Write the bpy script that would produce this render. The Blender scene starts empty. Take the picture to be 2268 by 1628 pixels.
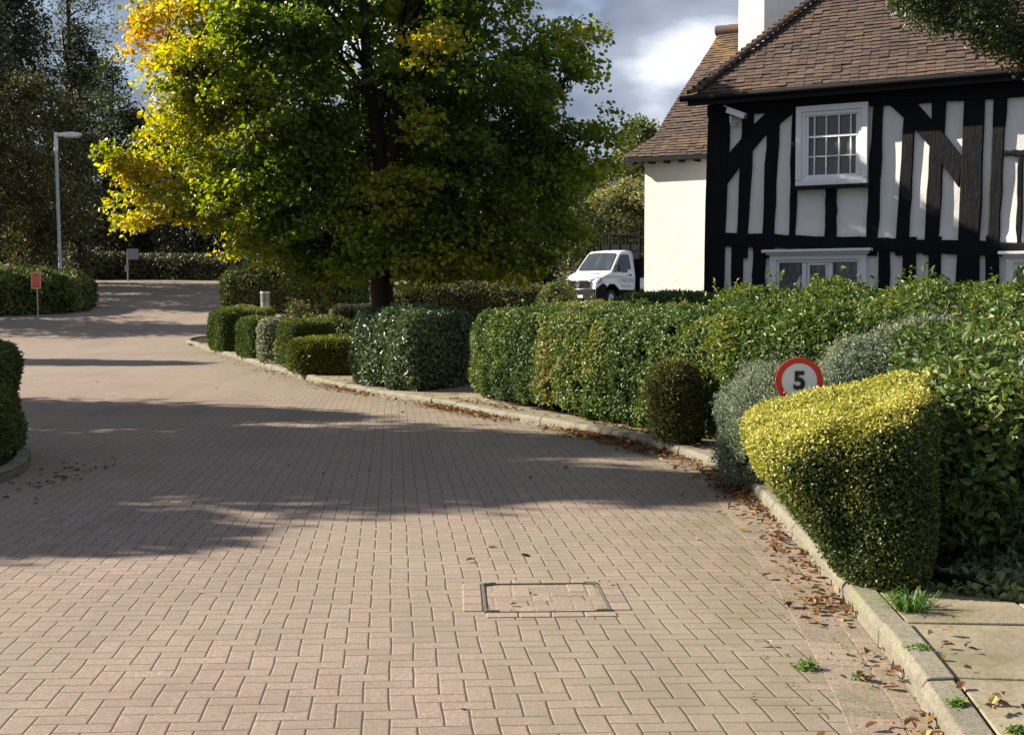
import bpy, math, numpy as np
from mathutils import Vector, Matrix
R = math.radians
sc = bpy.context.scene
COL = sc.collection

# ------------------------------------------------------------------ camera, sky, sun, exposure
EYE, PITCH = 1.545, math.atan(147 / 2966.0)
cd = bpy.data.cameras.new("camera"); cam = bpy.data.objects.new("camera", cd); COL.objects.link(cam)
cd.sensor_width = 36; cd.lens = 36 * 2966 / 2268.0; cd.clip_end = 2000; cd.clip_start = 0.05
cam.location = (0, 0, EYE); cam.rotation_euler = (R(90) - PITCH, 0, 0)
sc.camera = cam

SUN_EL = R(31)
SUN_AZ = Vector((-0.98, 0.20)).normalized()
sd = bpy.data.lights.new("sun", 'SUN'); sun = bpy.data.objects.new("sun", sd); COL.objects.link(sun)
sd.energy = 4.5; sd.angle = R(0.55); sd.color = (1.0, 0.91, 0.78)
S = Vector((SUN_AZ.x * math.cos(SUN_EL), SUN_AZ.y * math.cos(SUN_EL), math.sin(SUN_EL)))
sun.rotation_euler = S.to_track_quat('Z', 'Y').to_euler()
sun.location = (-30, 10, 30)

sc.view_settings.view_transform = 'Standard'; sc.view_settings.look = 'None'
sc.view_settings.gamma = 1; sc.view_settings.use_curve_mapping = False
sc.view_settings.exposure = 1.58
sc.cycles.max_bounces = 8; sc.cycles.transparent_max_bounces = 8

def build_world():
    w = bpy.data.worlds.new("World"); sc.world = w; w.use_nodes = True
    nt = w.node_tree; N = nt.nodes; L = nt.links; N.clear()
    out = N.new('ShaderNodeOutputWorld')
    sky = N.new('ShaderNodeTexSky'); sky.sky_type = 'NISHITA'; sky.sun_disc = False
    sky.sun_elevation = SUN_EL; sky.sun_rotation = math.atan2(SUN_AZ.x, SUN_AZ.y)
    sky.air_density = 1.0; sky.dust_density = 1.0; sky.ozone_density = 1.2
    b1 = N.new('ShaderNodeBackground'); b1.inputs[1].default_value = 0.12
    L.new(sky.outputs[0], b1.inputs[0])
    tc = N.new('ShaderNodeTexCoord')
    mp = N.new('ShaderNodeMapping'); mp.inputs['Scale'].default_value = (1, 1, 2.2); mp.inputs['Location'].default_value = (0.80, 0.2, 0.10)
    L.new(tc.outputs['Generated'], mp.inputs[0])
    n1 = N.new('ShaderNodeTexNoise'); n1.inputs['Scale'].default_value = 2.6; n1.inputs['Detail'].default_value = 7; n1.inputs['Roughness'].default_value = .52
    n2 = N.new('ShaderNodeTexNoise'); n2.inputs['Scale'].default_value = 5.2; n2.inputs['Detail'].default_value = 6; n2.inputs['Roughness'].default_value = .5
    L.new(mp.outputs[0], n1.inputs[0]); L.new(mp.outputs[0], n2.inputs[0])
    r1 = N.new('ShaderNodeValToRGB'); r1.color_ramp.elements[0].position = .30; r1.color_ramp.elements[1].position = .46
    L.new(n1.outputs[0], r1.inputs[0])
    r2 = N.new('ShaderNodeValToRGB'); e = r2.color_ramp.elements
    e[0].position = .44; e[0].color = (.105, .125, .17, 1); e[1].position = .76; e[1].color = (.62, .635, .66, 1)
    m = e.new(.58); m.color = (.185, .21, .26, 1)
    L.new(n2.outputs[0], r2.inputs[0])
    b2 = N.new('ShaderNodeBackground'); b2.inputs[1].default_value = .82; L.new(r2.outputs[0], b2.inputs[0])
    mx = N.new('ShaderNodeMixShader'); L.new(r1.outputs[0], mx.inputs[0]); L.new(b1.outputs[0], mx.inputs[1]); L.new(b2.outputs[0], mx.inputs[2])
    L.new(mx.outputs[0], out.inputs[0])
build_world()

# ------------------------------------------------------------------ helpers
F = 2966.0
cp, sp_ = math.cos(PITCH), math.sin(PITCH)
def ray(px, py):
    a = (px - 1134) / F; b = (814 - py) / F
    return np.array([a, cp + b * sp_, -sp_ + b * cp])
def at(px, py, Y):                      # world point seen at px,py of the 2268 wide photo at distance Y
    d = ray(px, py); return np.array([0, 0, EYE]) + d * (Y / d[1])
def sstep(x, a, b):
    t = np.clip((x - a) / (b - a), 0, 1); return t * t * (3 - 2 * t)
def hill(y):
    k = 2.0; q = (np.asarray(y, float) - 39.5) / k
    return .083 * k * np.logaddexp(0, q) * 1.0
def land(x, y):
    x = np.asarray(x, float); y = np.asarray(y, float)
    return np.maximum(hill(y), .55 * sstep(x + (y - 20) * .3, .8, 3.2) * sstep(y, 17.5, 23))
def xat(px, Y): return (px - 1134) / F * Y

def props(o, label=None, cat=None, group=None, kind=None):
    if label: o['label'] = label
    if cat: o['category'] = cat
    if group: o['group'] = group
    if kind: o['kind'] = kind
    return o
def empty(name, loc, label, cat, rz=0, group=None):
    o = bpy.data.objects.new(name, None); COL.objects.link(o); o.location = loc; o.rotation_euler = (0, 0, rz)
    o.empty_display_size = .2
    return props(o, label, cat, group)

class MB:
    def __init__(s): s.v = []; s.f = []; s.m = []; s.t = []; s.n = 0
    def add(s, verts, faces, mat=0, tint=None):
        verts = np.asarray(verts, float).reshape(-1, 3); k = len(verts)
        if k == 0: return
        s.v.append(verts)
        s.t.append(np.full(k, .5) if tint is None else np.broadcast_to(np.asarray(tint, float), (k,)))
        if isinstance(faces, np.ndarray): s.f.append(faces + s.n); s.m.append(np.full(len(faces), mat))
        else:
            by = {}
            for f in faces: by.setdefault(len(f), []).append(f)
            for q in by.values(): s.f.append(np.array(q, int) + s.n); s.m.append(np.full(len(q), mat))
        s.n += k
    def box(s, c, d, mat=0, rot=None, tint=None, j=0):
        c = np.array(c, float); h = np.array(d, float) / 2
        p = np.array([[x, y, z] for x in (-1, 1) for y in (-1, 1) for z in (-1, 1)]) * h
        if j: p = p + np.random.default_rng(int(abs(c.sum()) * 1e4) % 99991).normal(0, j, p.shape)
        if rot is not None: p = p @ np.array(rot).T
        s.add(p + c, [(0, 1, 3, 2), (4, 6, 7, 5), (0, 4, 5, 1), (2, 3, 7, 6), (0, 2, 6, 4), (1, 5, 7, 3)], mat, tint)
    def tube(s, pts, rad, n=8, mat=0, tint=None, cap=True):
        pts = np.asarray(pts, float); k = len(pts); rad = np.broadcast_to(np.asarray(rad, float), (k,))
        tg = np.gradient(pts, axis=0); tg /= np.linalg.norm(tg, axis=1)[:, None] + 1e-9
        ref = np.array([0, 0, 1.]) if abs(tg[:, 2]).mean() < .8 else np.array([1., 0, 0])
        a = np.cross(tg, ref); a /= np.linalg.norm(a, axis=1)[:, None] + 1e-9
        b = np.cross(tg, a); th = np.linspace(0, 2 * np.pi, n, endpoint=False)
        V = pts[:, None] + rad[:, None, None] * (a[:, None] * np.cos(th)[None, :, None] + b[:, None] * np.sin(th)[None, :, None])
        i = np.arange(k - 1)[:, None] * n; jj = np.arange(n)[None]; j2 = (jj + 1) % n
        fa = np.stack([i + jj, i + j2, i + n + j2, i + n + jj], -1).reshape(-1, 4)
        s.add(V.reshape(-1, 3), fa, mat, tint)
        if cap:
            for r0, fl in ((0, 1), (k - 1, 0)):
                ring = V[r0]; s.add(ring, [tuple(range(n))[::-1 if fl else 1]], mat, tint)
    def prism(s, poly, y0, y1, mat=0, tint=None, axis=1):
        # poly in two coords, extruded along axis (1: poly is x,z ; 2: poly is x,y)
        n = len(poly); V = []
        for d in (y0, y1):
            for a, b in poly: V.append((a, d, b) if axis == 1 else (a, b, d))
        f = [tuple(range(n)), tuple(range(2 * n - 1, n - 1, -1))] + [(i, i + n, (i + 1) % n + n, (i + 1) % n) for i in range(n)]
        s.add(V, f, mat, tint)
    def build(s, name, mats, parent=None, smooth=False, loc=None):
        me = bpy.data.meshes.new(name)
        V = np.concatenate(s.v); loops = np.concatenate([f.ravel() for f in s.f])
        tot = np.concatenate([np.full(len(f), f.shape[1]) for f in s.f]); st = np.concatenate([[0], np.cumsum(tot)[:-1]])
        me.vertices.add(len(V)); me.vertices.foreach_set('co', V.ravel())
        me.loops.add(len(loops)); me.loops.foreach_set('vertex_index', loops.astype(np.int32))
        me.polygons.add(len(tot)); me.polygons.foreach_set('loop_start', st.astype(np.int32))
        me.polygons.foreach_set('material_index', np.concatenate(s.m).astype(np.int32))
        me.polygons.foreach_set('use_smooth', np.full(len(tot), bool(smooth)))
        at_ = me.attributes.new('tint', 'FLOAT', 'POINT'); at_.data.foreach_set('value', np.concatenate(s.t).astype(np.float32))
        me.update(calc_edges=True); me.validate()
        for m in (mats if isinstance(mats, (list, tuple)) else [mats]): me.materials.append(m)
        o = bpy.data.objects.new(name, me); COL.objects.link(o)
        if loc is not None: o.location = loc
        if parent: o.parent = parent
        return o

def recalc(o):
    import bmesh
    bm = bmesh.new(); bm.from_mesh(o.data); bmesh.ops.recalc_face_normals(bm, faces=bm.faces); bm.to_mesh(o.data); bm.free(); return o
def bevel(o, w=.01, seg=2):
    m = o.modifiers.new('bevel', 'BEVEL'); m.width = w; m.segments = seg; m.limit_method = 'ANGLE'; return o

def wobble(P, f, seed, k=5):
    rg = np.random.default_rng(seed); out = np.zeros(len(P))
    for i in range(k):
        d = rg.normal(size=3); d /= np.linalg.norm(d); w = f * rg.uniform(.6, 1.9)
        out += np.sin(P @ d * w * 2 * np.pi + rg.uniform(0, 6.3)) / k
    return out * 1.6

def leaves(mb, P, Nn, size, rng, mat=0, tint=None, aspect=.5, flat=.6, up=.25, six=False, fold=.22, var=.3, out=0.0, hang=0.0):
    n = len(P)
    if n == 0: return
    nr = Nn * flat + rng.normal(size=(n, 3)) * .55 + np.array([0, 0, up]); nr /= np.linalg.norm(nr, axis=1)[:, None]
    r = rng.normal(size=(n, 3)) + Nn * out + np.array([0, 0, -hang]); ax = r - nr * (r * nr).sum(1)[:, None]; ax /= np.linalg.norm(ax, axis=1)[:, None] + 1e-9
    sd_ = np.cross(nr, ax)
    L = (size * (1 + rng.uniform(-var, var, n)))[:, None]; W = L * aspect
    t = rng.uniform(0, 1, n) if tint is None else np.asarray(tint)
    if six:
        f_ = fold
        V = np.stack([P, P + ax * L * .30 + sd_ * W * .5 + nr * L * f_ * .5, P + ax * L * .72 + sd_ * W * .36 + nr * L * f_ * .3, P + ax * L - nr * L * .12,
                      P + ax * L * .72 - sd_ * W * .36 + nr * L * f_ * .3, P + ax * L * .30 - sd_ * W * .5 + nr * L * f_ * .5], 1)
        b = np.arange(n)[:, None] * 6
        fa = np.concatenate([b + np.array([0, 3, 2, 1]), b + np.array([0, 5, 4, 3])])
        mb.add(V.reshape(-1, 3), fa, mat, np.repeat(t, 6))
    else:
        V = np.stack([P, P + ax * L * .45 + sd_ * W * .5 + nr * L * fold * .4, P + ax * L, P + ax * L * .45 - sd_ * W * .5 + nr * L * fold * .4], 1)
        b = np.arange(n)[:, None] * 4
        fa = np.concatenate([b + np.array([0, 2, 1]), b + np.array([0, 3, 2])])
        mb.add(V.reshape(-1, 3), fa, mat, np.repeat(t, 4))

# ------------------------------------------------------------------ materials
class NT:
    def __init__(s, name):
        s.m = bpy.data.materials.new(name); s.m.use_nodes = True; s.nt = s.m.node_tree
        s.b = s.nt.nodes['Principled BSDF']; s.out = s.nt.nodes['Material Output']; s.geo = None
    def n(s, t, **kw):
        x = s.nt.nodes.new(t)
        for k, v in kw.items(): setattr(x, k, v)
        return x
    def put(s, sock, v):
        if hasattr(v, 'is_output') or isinstance(v, bpy.types.NodeSocket): s.nt.links.new(v, sock)
        else: sock.default_value = v
    def M(s, op, a, b=0, c=0, clamp=False):
        x = s.n('ShaderNodeMath', operation=op, use_clamp=clamp); s.put(x.inputs[0], a); s.put(x.inputs[1], b); s.put(x.inputs[2], c); return x.outputs[0]
    def noise(s, scale, detail=4, rough=.55, vec=None, dims='3D'):
        x = s.n('ShaderNodeTexNoise'); x.inputs['Scale'].default_value = scale; x.inputs['Detail'].default_value = detail; x.inputs['Roughness'].default_value = rough
        s.nt.links.new(vec if vec is not None else s.obj(), x.inputs['Vector']); return x.outputs[0]
    def obj(s):
        if s.geo is None: s.geo = s.n('ShaderNodeTexCoord').outputs['Object']
        return s.geo
    def ramp(s, f, stops):
        x = s.n('ShaderNodeValToRGB'); e = x.color_ramp.elements
        while len(e) < len(stops): e.new(.5)
        for i, (p, c) in enumerate(stops): e[i].position = p; e[i].color = (*c, 1) if not isinstance(c, float) else (c, c, c, 1)
        s.nt.links.new(f, x.inputs[0]); return x.outputs[0]
    def mix(s, f, a, b, mode='MIX'):
        x = s.n('ShaderNodeMix', data_type='RGBA', blend_type=mode); s.put(x.inputs[0], f)
        for i, v in ((6, a), (7, b)):
            s.put(x.inputs[i], (*v, 1) if isinstance(v, tuple) and len(v) == 3 else v)
        return x.outputs[2]
    def bump(s, h, strength=.4, dist=.01):
        x = s.n('ShaderNodeBump'); x.inputs['Strength'].default_value = strength; x.inputs['Distance'].default_value = dist
        s.nt.links.new(h, x.inputs['Height']); s.nt.links.new(x.outputs[0], s.b.inputs['Normal']); return x
    def set(s, col=None, rough=None, metal=None, spec=None):
        if col is not None: s.put(s.b.inputs['Base Color'], (*col, 1) if isinstance(col, tuple) and len(col) == 3 else col)
        if rough is not None: s.put(s.b.inputs['Roughness'], rough)
        if metal is not None: s.b.inputs['Metallic'].default_value = metal
        if spec is not None: s.b.inputs['Specular IOR Level'].default_value = spec
        return s

def leafmat(name, stops, rough=.42, trans=.32, spec=.45):
    t = NT(name); a = t.n('ShaderNodeAttribute', attribute_name='tint')
    g = t.n('ShaderNodeNewGeometry')
    c = t.ramp(a.outputs['Fac'], stops)
    v = t.M('MULTIPLY_ADD', g.outputs['Random Per Island'], .7, .65)
    hs = t.n('ShaderNodeHueSaturation'); t.put(hs.inputs['Value'], v); t.put(hs.inputs['Color'], c)
    t.set(hs.outputs[0], rough, spec=spec)
    tr = t.n('ShaderNodeBsdfTranslucent'); h2 = t.n('ShaderNodeHueSaturation'); h2.inputs['Saturation'].default_value = 1.15; h2.inputs['Value'].default_value = 1.6
    t.put(h2.inputs['Color'], hs.outputs[0]); t.put(tr.inputs[0], h2.outputs[0])
    mx = t.n('ShaderNodeMixShader'); mx.inputs[0].default_value = trans
    t.nt.links.new(t.b.outputs[0], mx.inputs[1]); t.nt.links.new(tr.outputs[0], mx.inputs[2]); t.nt.links.new(mx.outputs[0], t.out.inputs[0])
    return t.m

def simple(name, col, rough=.6, metal=0, spec=.5, var=.12, scale=6, bump=0):
    t = NT(name); f = t.noise(scale, 5)
    c = t.mix(f, tuple(x * (1 - var) for x in col), tuple(min(1, x * (1 + var)) for x in col)); t.set(c, rough, metal, spec)
    if bump: t.bump(t.noise(scale * 6, 4), bump, .01)
    return t.m

def paver_mat():
    t = NT('block_paving'); ang = R(5.07)
    sep = t.n('ShaderNodeSeparateXYZ'); t.put(sep.inputs[0], t.obj()); X, Y = sep.outputs[0], sep.outputs[1]
    wv = t.noise(1.3, 2); wv2 = t.noise(.9, 2)
    x = t.M('ADD', t.M('MULTIPLY', X, math.cos(ang)), t.M('MULTIPLY', Y, math.sin(ang)))
    y = t.M('ADD', t.M('MULTIPLY', Y, math.cos(ang)), t.M('MULTIPLY', X, -math.sin(ang) + .035))
    x = t.M('MULTIPLY_ADD', wv, .035, x); y = t.M('MULTIPLY_ADD', wv2, .035, y)
    x = t.M('MULTIPLY', x, 10.0); y = t.M('MULTIPLY', y, 10.0)
    i, j = t.M('FLOOR', x), t.M('FLOOR', y); fx, fy = t.M('SUBTRACT', x, i), t.M('SUBTRACT', y, j)
    m = t.M('FLOORED_MODULO', t.M('ADD', i, j), 4.0)
    is_ = [t.M('COMPARE', m, float(k), .1) for k in range(4)]
    big = 9.0
    dl = t.M('MULTIPLY_ADD', is_[1], big, fx); dr = t.M('MULTIPLY_ADD', is_[0], big, t.M('SUBTRACT', 1.0, fx))
    db = t.M('MULTIPLY_ADD', is_[3], big, fy); dt = t.M('MULTIPLY_ADD', is_[2], big, t.M('SUBTRACT', 1.0, fy))
    d = t.M('MINIMUM', t.M('MINIMUM', dl, dr), t.M('MINIMUM', db, dt))
    idv = t.n('ShaderNodeCombineXYZ'); t.put(idv.inputs[0], t.M('SUBTRACT', i, is_[1])); t.put(idv.inputs[1], t.M('SUBTRACT', j, is_[3]))
    wn = t.n('ShaderNodeTexWhiteNoise', noise_dimensions='3D'); t.put(wn.inputs[0], idv.outputs[0])
    joint = t.n('ShaderNodeMapRange', interpolation_type='SMOOTHSTEP'); t.put(joint.inputs[0], d); joint.inputs[1].default_value = .014; joint.inputs[2].default_value = .040
    edge = t.n('ShaderNodeMapRange', interpolation_type='SMOOTHSTEP'); t.put(edge.inputs[0], d); edge.inputs[1].default_value = .0; edge.inputs[2].default_value = .085
    base = t.ramp(wn.outputs[0], [(0, (.215, .156, .136)), (.25, (.325, .234, .197)), (.5, (.365, .258, .212)), (.8, (.285, .212, .184)), (1, (.395, .294, .25))])
    sepk = t.noise(150, 2, .7); fine = t.noise(60, 3, .6); grain = t.noise(42, 5, .75); patch = t.noise(.55, 4, .6)
    base = t.mix(t.ramp(sepk, [(.38, 0.), (.60, .85)]), base, (.13, .095, .075)); base = t.mix(t.ramp(t.noise(210, 2, .6), [(.56, 0.), (.68, .6)]), base, (.60, .52, .44))
    base = t.mix(t.ramp(fine, [(.58, 0.), (.75, .55)]), base, (.55, .47, .38))
    base = t.mix(t.ramp(grain, [(.44, .55), (.60, 0.)]), base, (.16, .12, .095))
    base = t.mix(t.ramp(patch, [(.40, 0.), (.70, .65)]), base, (.18, .145, .11))
    base = t.mix(t.ramp(t.noise(.22, 5, .6), [(.40, 0.), (.66, .6)]), base, (.24, .205, .15))
    base = t.mix(t.ramp(t.noise(1.6, 3, .5), [(.60, 0.), (.74, .45)]), base, (.17, .14, .115))
    mp = t.n('ShaderNodeMapping'); mp.inputs['Scale'].default_value = (1.6, .16, 1); mp.inputs['Rotation'].default_value = (0, 0, R(-8)); t.put(mp.inputs[0], t.obj())
    base = t.mix(t.ramp(t.noise(1.0, 4, .6, mp.outputs[0]), [(.50, 0.), (.72, .5)]), base, (.15, .122, .098))
    moss = t.n('ShaderNodeAttribute', attribute_name='tint').outputs['Fac']
    mn = t.noise(2.2, 5, .65)
    mo = t.M('MULTIPLY', moss, t.ramp(mn, [(.38, .0), (.68, 1.)]))
    base = t.mix(t.M('MULTIPLY', mo, .75), base, (.135, .125, .06))
    jc = t.mix(t.M('MULTIPLY', t.M('MULTIPLY', moss, t.ramp(t.noise(3.0, 3), [(.45, 0.), (.6, 1.)])), .9), (.052, .037, .029), (.07, .10, .02))
    t.set(t.mix(joint.outputs[0], jc, base), .88, spec=.22)
    h = t.M('ADD', t.M('MULTIPLY', edge.outputs[0], 1.0), t.M('MULTIPLY', t.noise(110, 4, .75), .42))
    h = t.M('ADD', h, t.M('MULTIPLY', wn.outputs[0], .12))
    t.bump(h, .42, .008)
    return t.m

def slab_mat():
    t = NT('stone_slabs'); f = t.noise(1.6, 6, .6); g = t.noise(28, 5, .65)
    c = t.ramp(f, [(.3, (.15, .128, .09)), (.5, (.22, .188, .13)), (.72, (.29, .25, .175))])
    c = t.mix(t.ramp(g, [(.45, 0.), (.7, .6)]), c, (.14, .12, .07)); mo = t.noise(4, 5, .6)
    c = t.mix(t.ramp(mo, [(.52, 0.), (.72, .7)]), c, (.11, .115, .04))
    t.set(c, .92, spec=.2); t.bump(t.noise(22, 6, .65), .6, .012); return t.m
def concrete_mat():
    t = NT('kerb_concrete'); f = t.noise(2.5, 6, .6); g = t.noise(70, 4, .7)
    c = t.ramp(f, [(.3, (.15, .135, .10)), (.55, (.215, .195, .15)), (.8, (.27, .25, .20))])
    c = t.mix(t.ramp(g, [(.42, 0.), (.62, .7)]), c, (.09, .083, .06)); c = t.mix(t.ramp(t.noise(18, 5, .7), [(.5, 0.), (.68, .6)]), c, (.10, .095, .06)); c = t.mix(t.ramp(t.noise(5, 5), [(.55, 0.), (.72, .6)]), c, (.14, .15, .06))
    t.set(c, .92, spec=.2); t.bump(g, .5, .01); return t.m
def soil_mat():
    t = NT('bed_soil'); f = t.noise(9, 6, .7)
    t.set(t.ramp(f, [(.3, (.02, .014, .009)), (.55, (.045, .032, .02)), (.8, (.10, .07, .04))]), .95, spec=.1); t.bump(f, 1., .05); return t.m
def plaster_mat(name, col):
    t = NT(name); f = t.noise(1.4, 5); g = t.noise(9, 5, .6)
    c = t.mix(f, tuple(x * .90 for x in col), col); c = t.mix(t.ramp(g, [(.48, 0.), (.8, .32)]), c, tuple(x * .72 for x in col))
    t.set(c, .85, spec=.2); t.bump(t.M('ADD', t.noise(3.5, 3), t.M('MULTIPLY', t.noise(40, 4), .25)), .35, .03); return t.m
def timber_mat():
    t = NT('black_timber'); mp = t.n('ShaderNodeMapping'); mp.inputs['Scale'].default_value = (22, 22, 1.6); t.put(mp.inputs[0], t.obj())
    g = t.noise(1.6, 6, .7, mp.outputs[0]); f = t.noise(3, 4)
    t.set(t.mix(f, (.006, .006, .0075), (.014, .0135, .0145)), t.ramp(g, [(.3, .6), (.7, .85)]), spec=.10); t.bump(t.M('ADD', g, t.M('MULTIPLY', t.noise(6, 3), .8)), 1., .02); return t.m
def tile_mat(name, lichen):
    t = NT(name); g = t.n('ShaderNodeNewGeometry').outputs['Random Per Island']
    c = t.ramp(g, [(0, (.050, .039, .035)), (.3, (.068, .050, .042)), (.6, (.086, .059, .048)), (.85, (.105, .070, .055)), (1, (.070, .056, .050))])
    f = t.noise(14, 5, .65); c = t.mix(t.ramp(f, [(.45, 0.), (.75, .6)]), c, (.075, .058, .048))
    l = t.noise(1.1, 5, .6); c = t.mix(t.ramp(l, [(.5, 0.), (.75, lichen)]), c, (.26, .15, .045))
    t.set(c, .88, spec=.2); t.bump(t.noise(30, 4), .5, .008); return t.m
def bark_mat(name, col):
    t = NT(name); mp = t.n('ShaderNodeMapping'); mp.inputs['Scale'].default_value = (9, 9, 2); t.put(mp.inputs[0], t.obj())
    f = t.noise(2.2, 6, .7, mp.outputs[0]); t.set(t.mix(f, tuple(x * .5 for x in col), tuple(x * 1.4 for x in col)), .9, spec=.15); t.bump(f, 1., .03); return t.m
def core_mat(name, col):
    t = NT(name); f = t.noise(16, 5, .7); t.set(t.mix(f, tuple(x * .4 for x in col), tuple(x * 1.5 for x in col)), .95, spec=.05); t.bump(f, 1., .05); return t.m

PAVE = paver_mat(); SLAB = slab_mat(); CONC = concrete_mat(); SOIL = soil_mat()
PLASTER = plaster_mat('cream_plaster', (.82, .80, .74)); RENDER = plaster_mat('cream_render', (.84, .82, .765))
TIMBER = timber_mat(); TILE = tile_mat('clay_tiles', .25); TILE2 = tile_mat('clay_tiles_lichen', .75)
WHITE = simple('white_paint', (.78, .78, .77), .38, var=.04); BLACKP = simple('black_gloss', (.007, .007, .008), .6, spec=.2)
GALV = simple('galvanised_steel', (.33, .35, .36), .42, .7, var=.1, scale=12); LAMPW = simple('lamp_aluminium', (.62, .63, .62), .35, .3)
GLASSD = simple('dark_pane', (.022, .024, .025), .06, spec=.6, var=.3, scale=2); CURTAIN = simple('curtain', (.23, .24, .22), .8, var=.2, scale=3)
BARK = bark_mat('grey_bark', (.06, .048, .036)); BARKD = bark_mat('dark_bark', (.035, .028, .022)); TWIG = bark_mat('twig', (.10, .075, .05))
CORE = core_mat('hedge_inside', (.016, .018, .008)); COREB = core_mat('hedge_inside_brown', (.024, .018, .010))

LM = {}
G = lambda *a: a
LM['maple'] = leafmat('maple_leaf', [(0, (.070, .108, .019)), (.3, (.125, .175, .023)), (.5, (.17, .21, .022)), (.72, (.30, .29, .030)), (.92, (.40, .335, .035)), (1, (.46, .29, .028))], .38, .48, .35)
LM['laurel'] = leafmat('laurel_leaf', [(0, (.050, .078, .030)), (.6, (.085, .12, .045)), (1, (.15, .17, .06))], .42, .12, .6)
LM['mixed'] = leafmat('hedge_leaf', [(0, (.032, .056, .014)), (.45, (.082, .125, .028)), (.8, (.14, .18, .045)), (1, (.23, .20, .05))], .46, .22, .35)
LM['bright'] = leafmat('bright_leaf', [(0, (.036, .064, .013)), (.5, (.075, .118, .022)), (.85, (.125, .165, .032)), (1, (.24, .21, .04))], .42, .28, .38)
LM['grey'] = leafmat('grey_leaf', [(0, (.10, .13, .080)), (.6, (.175, .205, .125)), (1, (.27, .28, .18))], .6, .2, .3)
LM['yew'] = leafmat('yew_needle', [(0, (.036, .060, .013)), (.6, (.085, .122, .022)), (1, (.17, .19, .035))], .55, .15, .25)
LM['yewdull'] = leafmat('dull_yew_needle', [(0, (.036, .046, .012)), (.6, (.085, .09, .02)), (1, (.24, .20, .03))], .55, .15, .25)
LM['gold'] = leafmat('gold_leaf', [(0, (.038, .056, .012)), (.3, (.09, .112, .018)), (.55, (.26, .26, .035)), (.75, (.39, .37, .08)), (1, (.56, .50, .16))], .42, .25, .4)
LM['goldgreen'] = leafmat('gold_green_leaf', [(0, (.05, .075, .009)), (.5, (.11, .13, .014)), (1, (.25, .23, .022))], .45, .25, .35)
LM['dark'] = leafmat('evergreen_leaf', [(0, (.036, .044, .020)), (.6, (.072, .080, .034)), (1, (.125, .125, .05))], .5, .12, .3)
LM['ash'] = leafmat('ash_leaf', [(0, (.045, .065, .038)), (.6, (.08, .105, .06)), (1, (.13, .145, .08))], .5, .3, .3)
LM['brown'] = leafmat('olive_brown_leaf', [(0, (.042, .048, .018)), (.5, (.078, .084, .030)), (1, (.17, .145, .05))], .6, .2, .2)
LM['olive'] = leafmat('olive_leaf', [(0, (.10, .12, .038)), (.5, (.21, .215, .075)), (1, (.42, .38, .15))], .5, .25, .3)
LM['mid'] = leafmat('mid_green_leaf', [(0, (.052, .072, .019)), (.55, (.10, .128, .030)), (1, (.21, .19, .045))], .5, .25, .3)
LM['dead'] = leafmat('dead_leaf', [(0, (.06, .03, .016)), (.45, (.14, .062, .028)), (.8, (.23, .125, .05)), (1, (.38, .28, .10))], .6, .15, .3)
LM['grass'] = leafmat('grass_blade', [(0, (.05, .10, .02)), (.6, (.10, .18, .035)), (1, (.22, .25, .06))], .45, .3, .3)
LM['overhang'] = leafmat('overhang_leaf', [(0, (.018, .032, .008)), (.6, (.040, .060, .012)), (1, (.085, .095, .02))], .45, .2, .35)

# ------------------------------------------------------------------ ground, driveway, kerbs, beds
def resample(P, d):
    P = np.asarray(P, float); s = np.concatenate([[0], np.cumsum(np.linalg.norm(np.diff(P, axis=0), axis=1))])
    q = np.arange(0, s[-1] + d * .5, d); q = q[q <= s[-1]]
    return np.stack([np.interp(q, s, P[:, k]) for k in range(P.shape[1])], 1)
def chaikin(P, n=2):
    P = np.asarray(P, float)
    for _ in range(n):
        a = P[:-1] * .75 + P[1:] * .25; b = P[:-1] * .25 + P[1:] * .75
        Q = np.empty((2 * len(a), P.shape[1])); Q[0::2] = a; Q[1::2] = b; P = np.vstack([P[:1], Q, P[-1:]])
    return P
KERB = chaikin([(1.0, 0.5), (1.30, 3.0), (1.53, 4.70), (1.62, 5.57), (1.71, 6.75), (1.86, 9.06), (1.94, 11.0), (1.82, 12.58), (1.39, 14.37), (.63, 16.16), (-.2, 17.73), (-1.18, 20.0),
                (-2.55, 22.5), (-4.35, 27.0), (-5.9, 31.5), (-7.6, 36.4), (-9.75, 41.0)], 2)
def kx(y): return np.interp(y, KERB[:, 1], KERB[:, 0])

def grid_sheet(name, xs, ys, zf, mat, tintf=None):
    X, Y = np.meshgrid(xs, ys); V = np.stack([X, Y, zf(X, Y)], -1).reshape(-1, 3); nx = len(xs)
    i = np.arange(len(ys) - 1)[:, None] * nx; j = np.arange(nx - 1)[None]
    fa = np.stack([i + j, i + j + 1, i + nx + j + 1, i + nx + j], -1).reshape(-1, 4)
    mb = MB(); mb.add(V, fa, 0, None if tintf is None else tintf(X, Y).ravel()); return mb.build(name, mat, smooth=True)
far = np.concatenate([np.linspace(-8, 50, 59), np.linspace(55, 120, 14), np.linspace(140, 900, 12)])
farx = np.concatenate([np.linspace(-500, -50, 10), np.linspace(-45, 45, 46), np.linspace(50, 500, 10)])
gmat = simple('grassy_soil', (.05, .055, .022), .95, var=.5, scale=3, bump=.6)
props(grid_sheet('ground', farx, far, lambda X, Y: hill(np.minimum(Y, 110)) - .05, gmat), kind='structure')
ys = np.concatenate([np.arange(-3, 14, .25), np.arange(14, 84, .5)]); xs = np.concatenate([np.arange(-34, -6, 1.), np.arange(-6, 3.01, .12), np.arange(3.5, 6, .5)])
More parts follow.
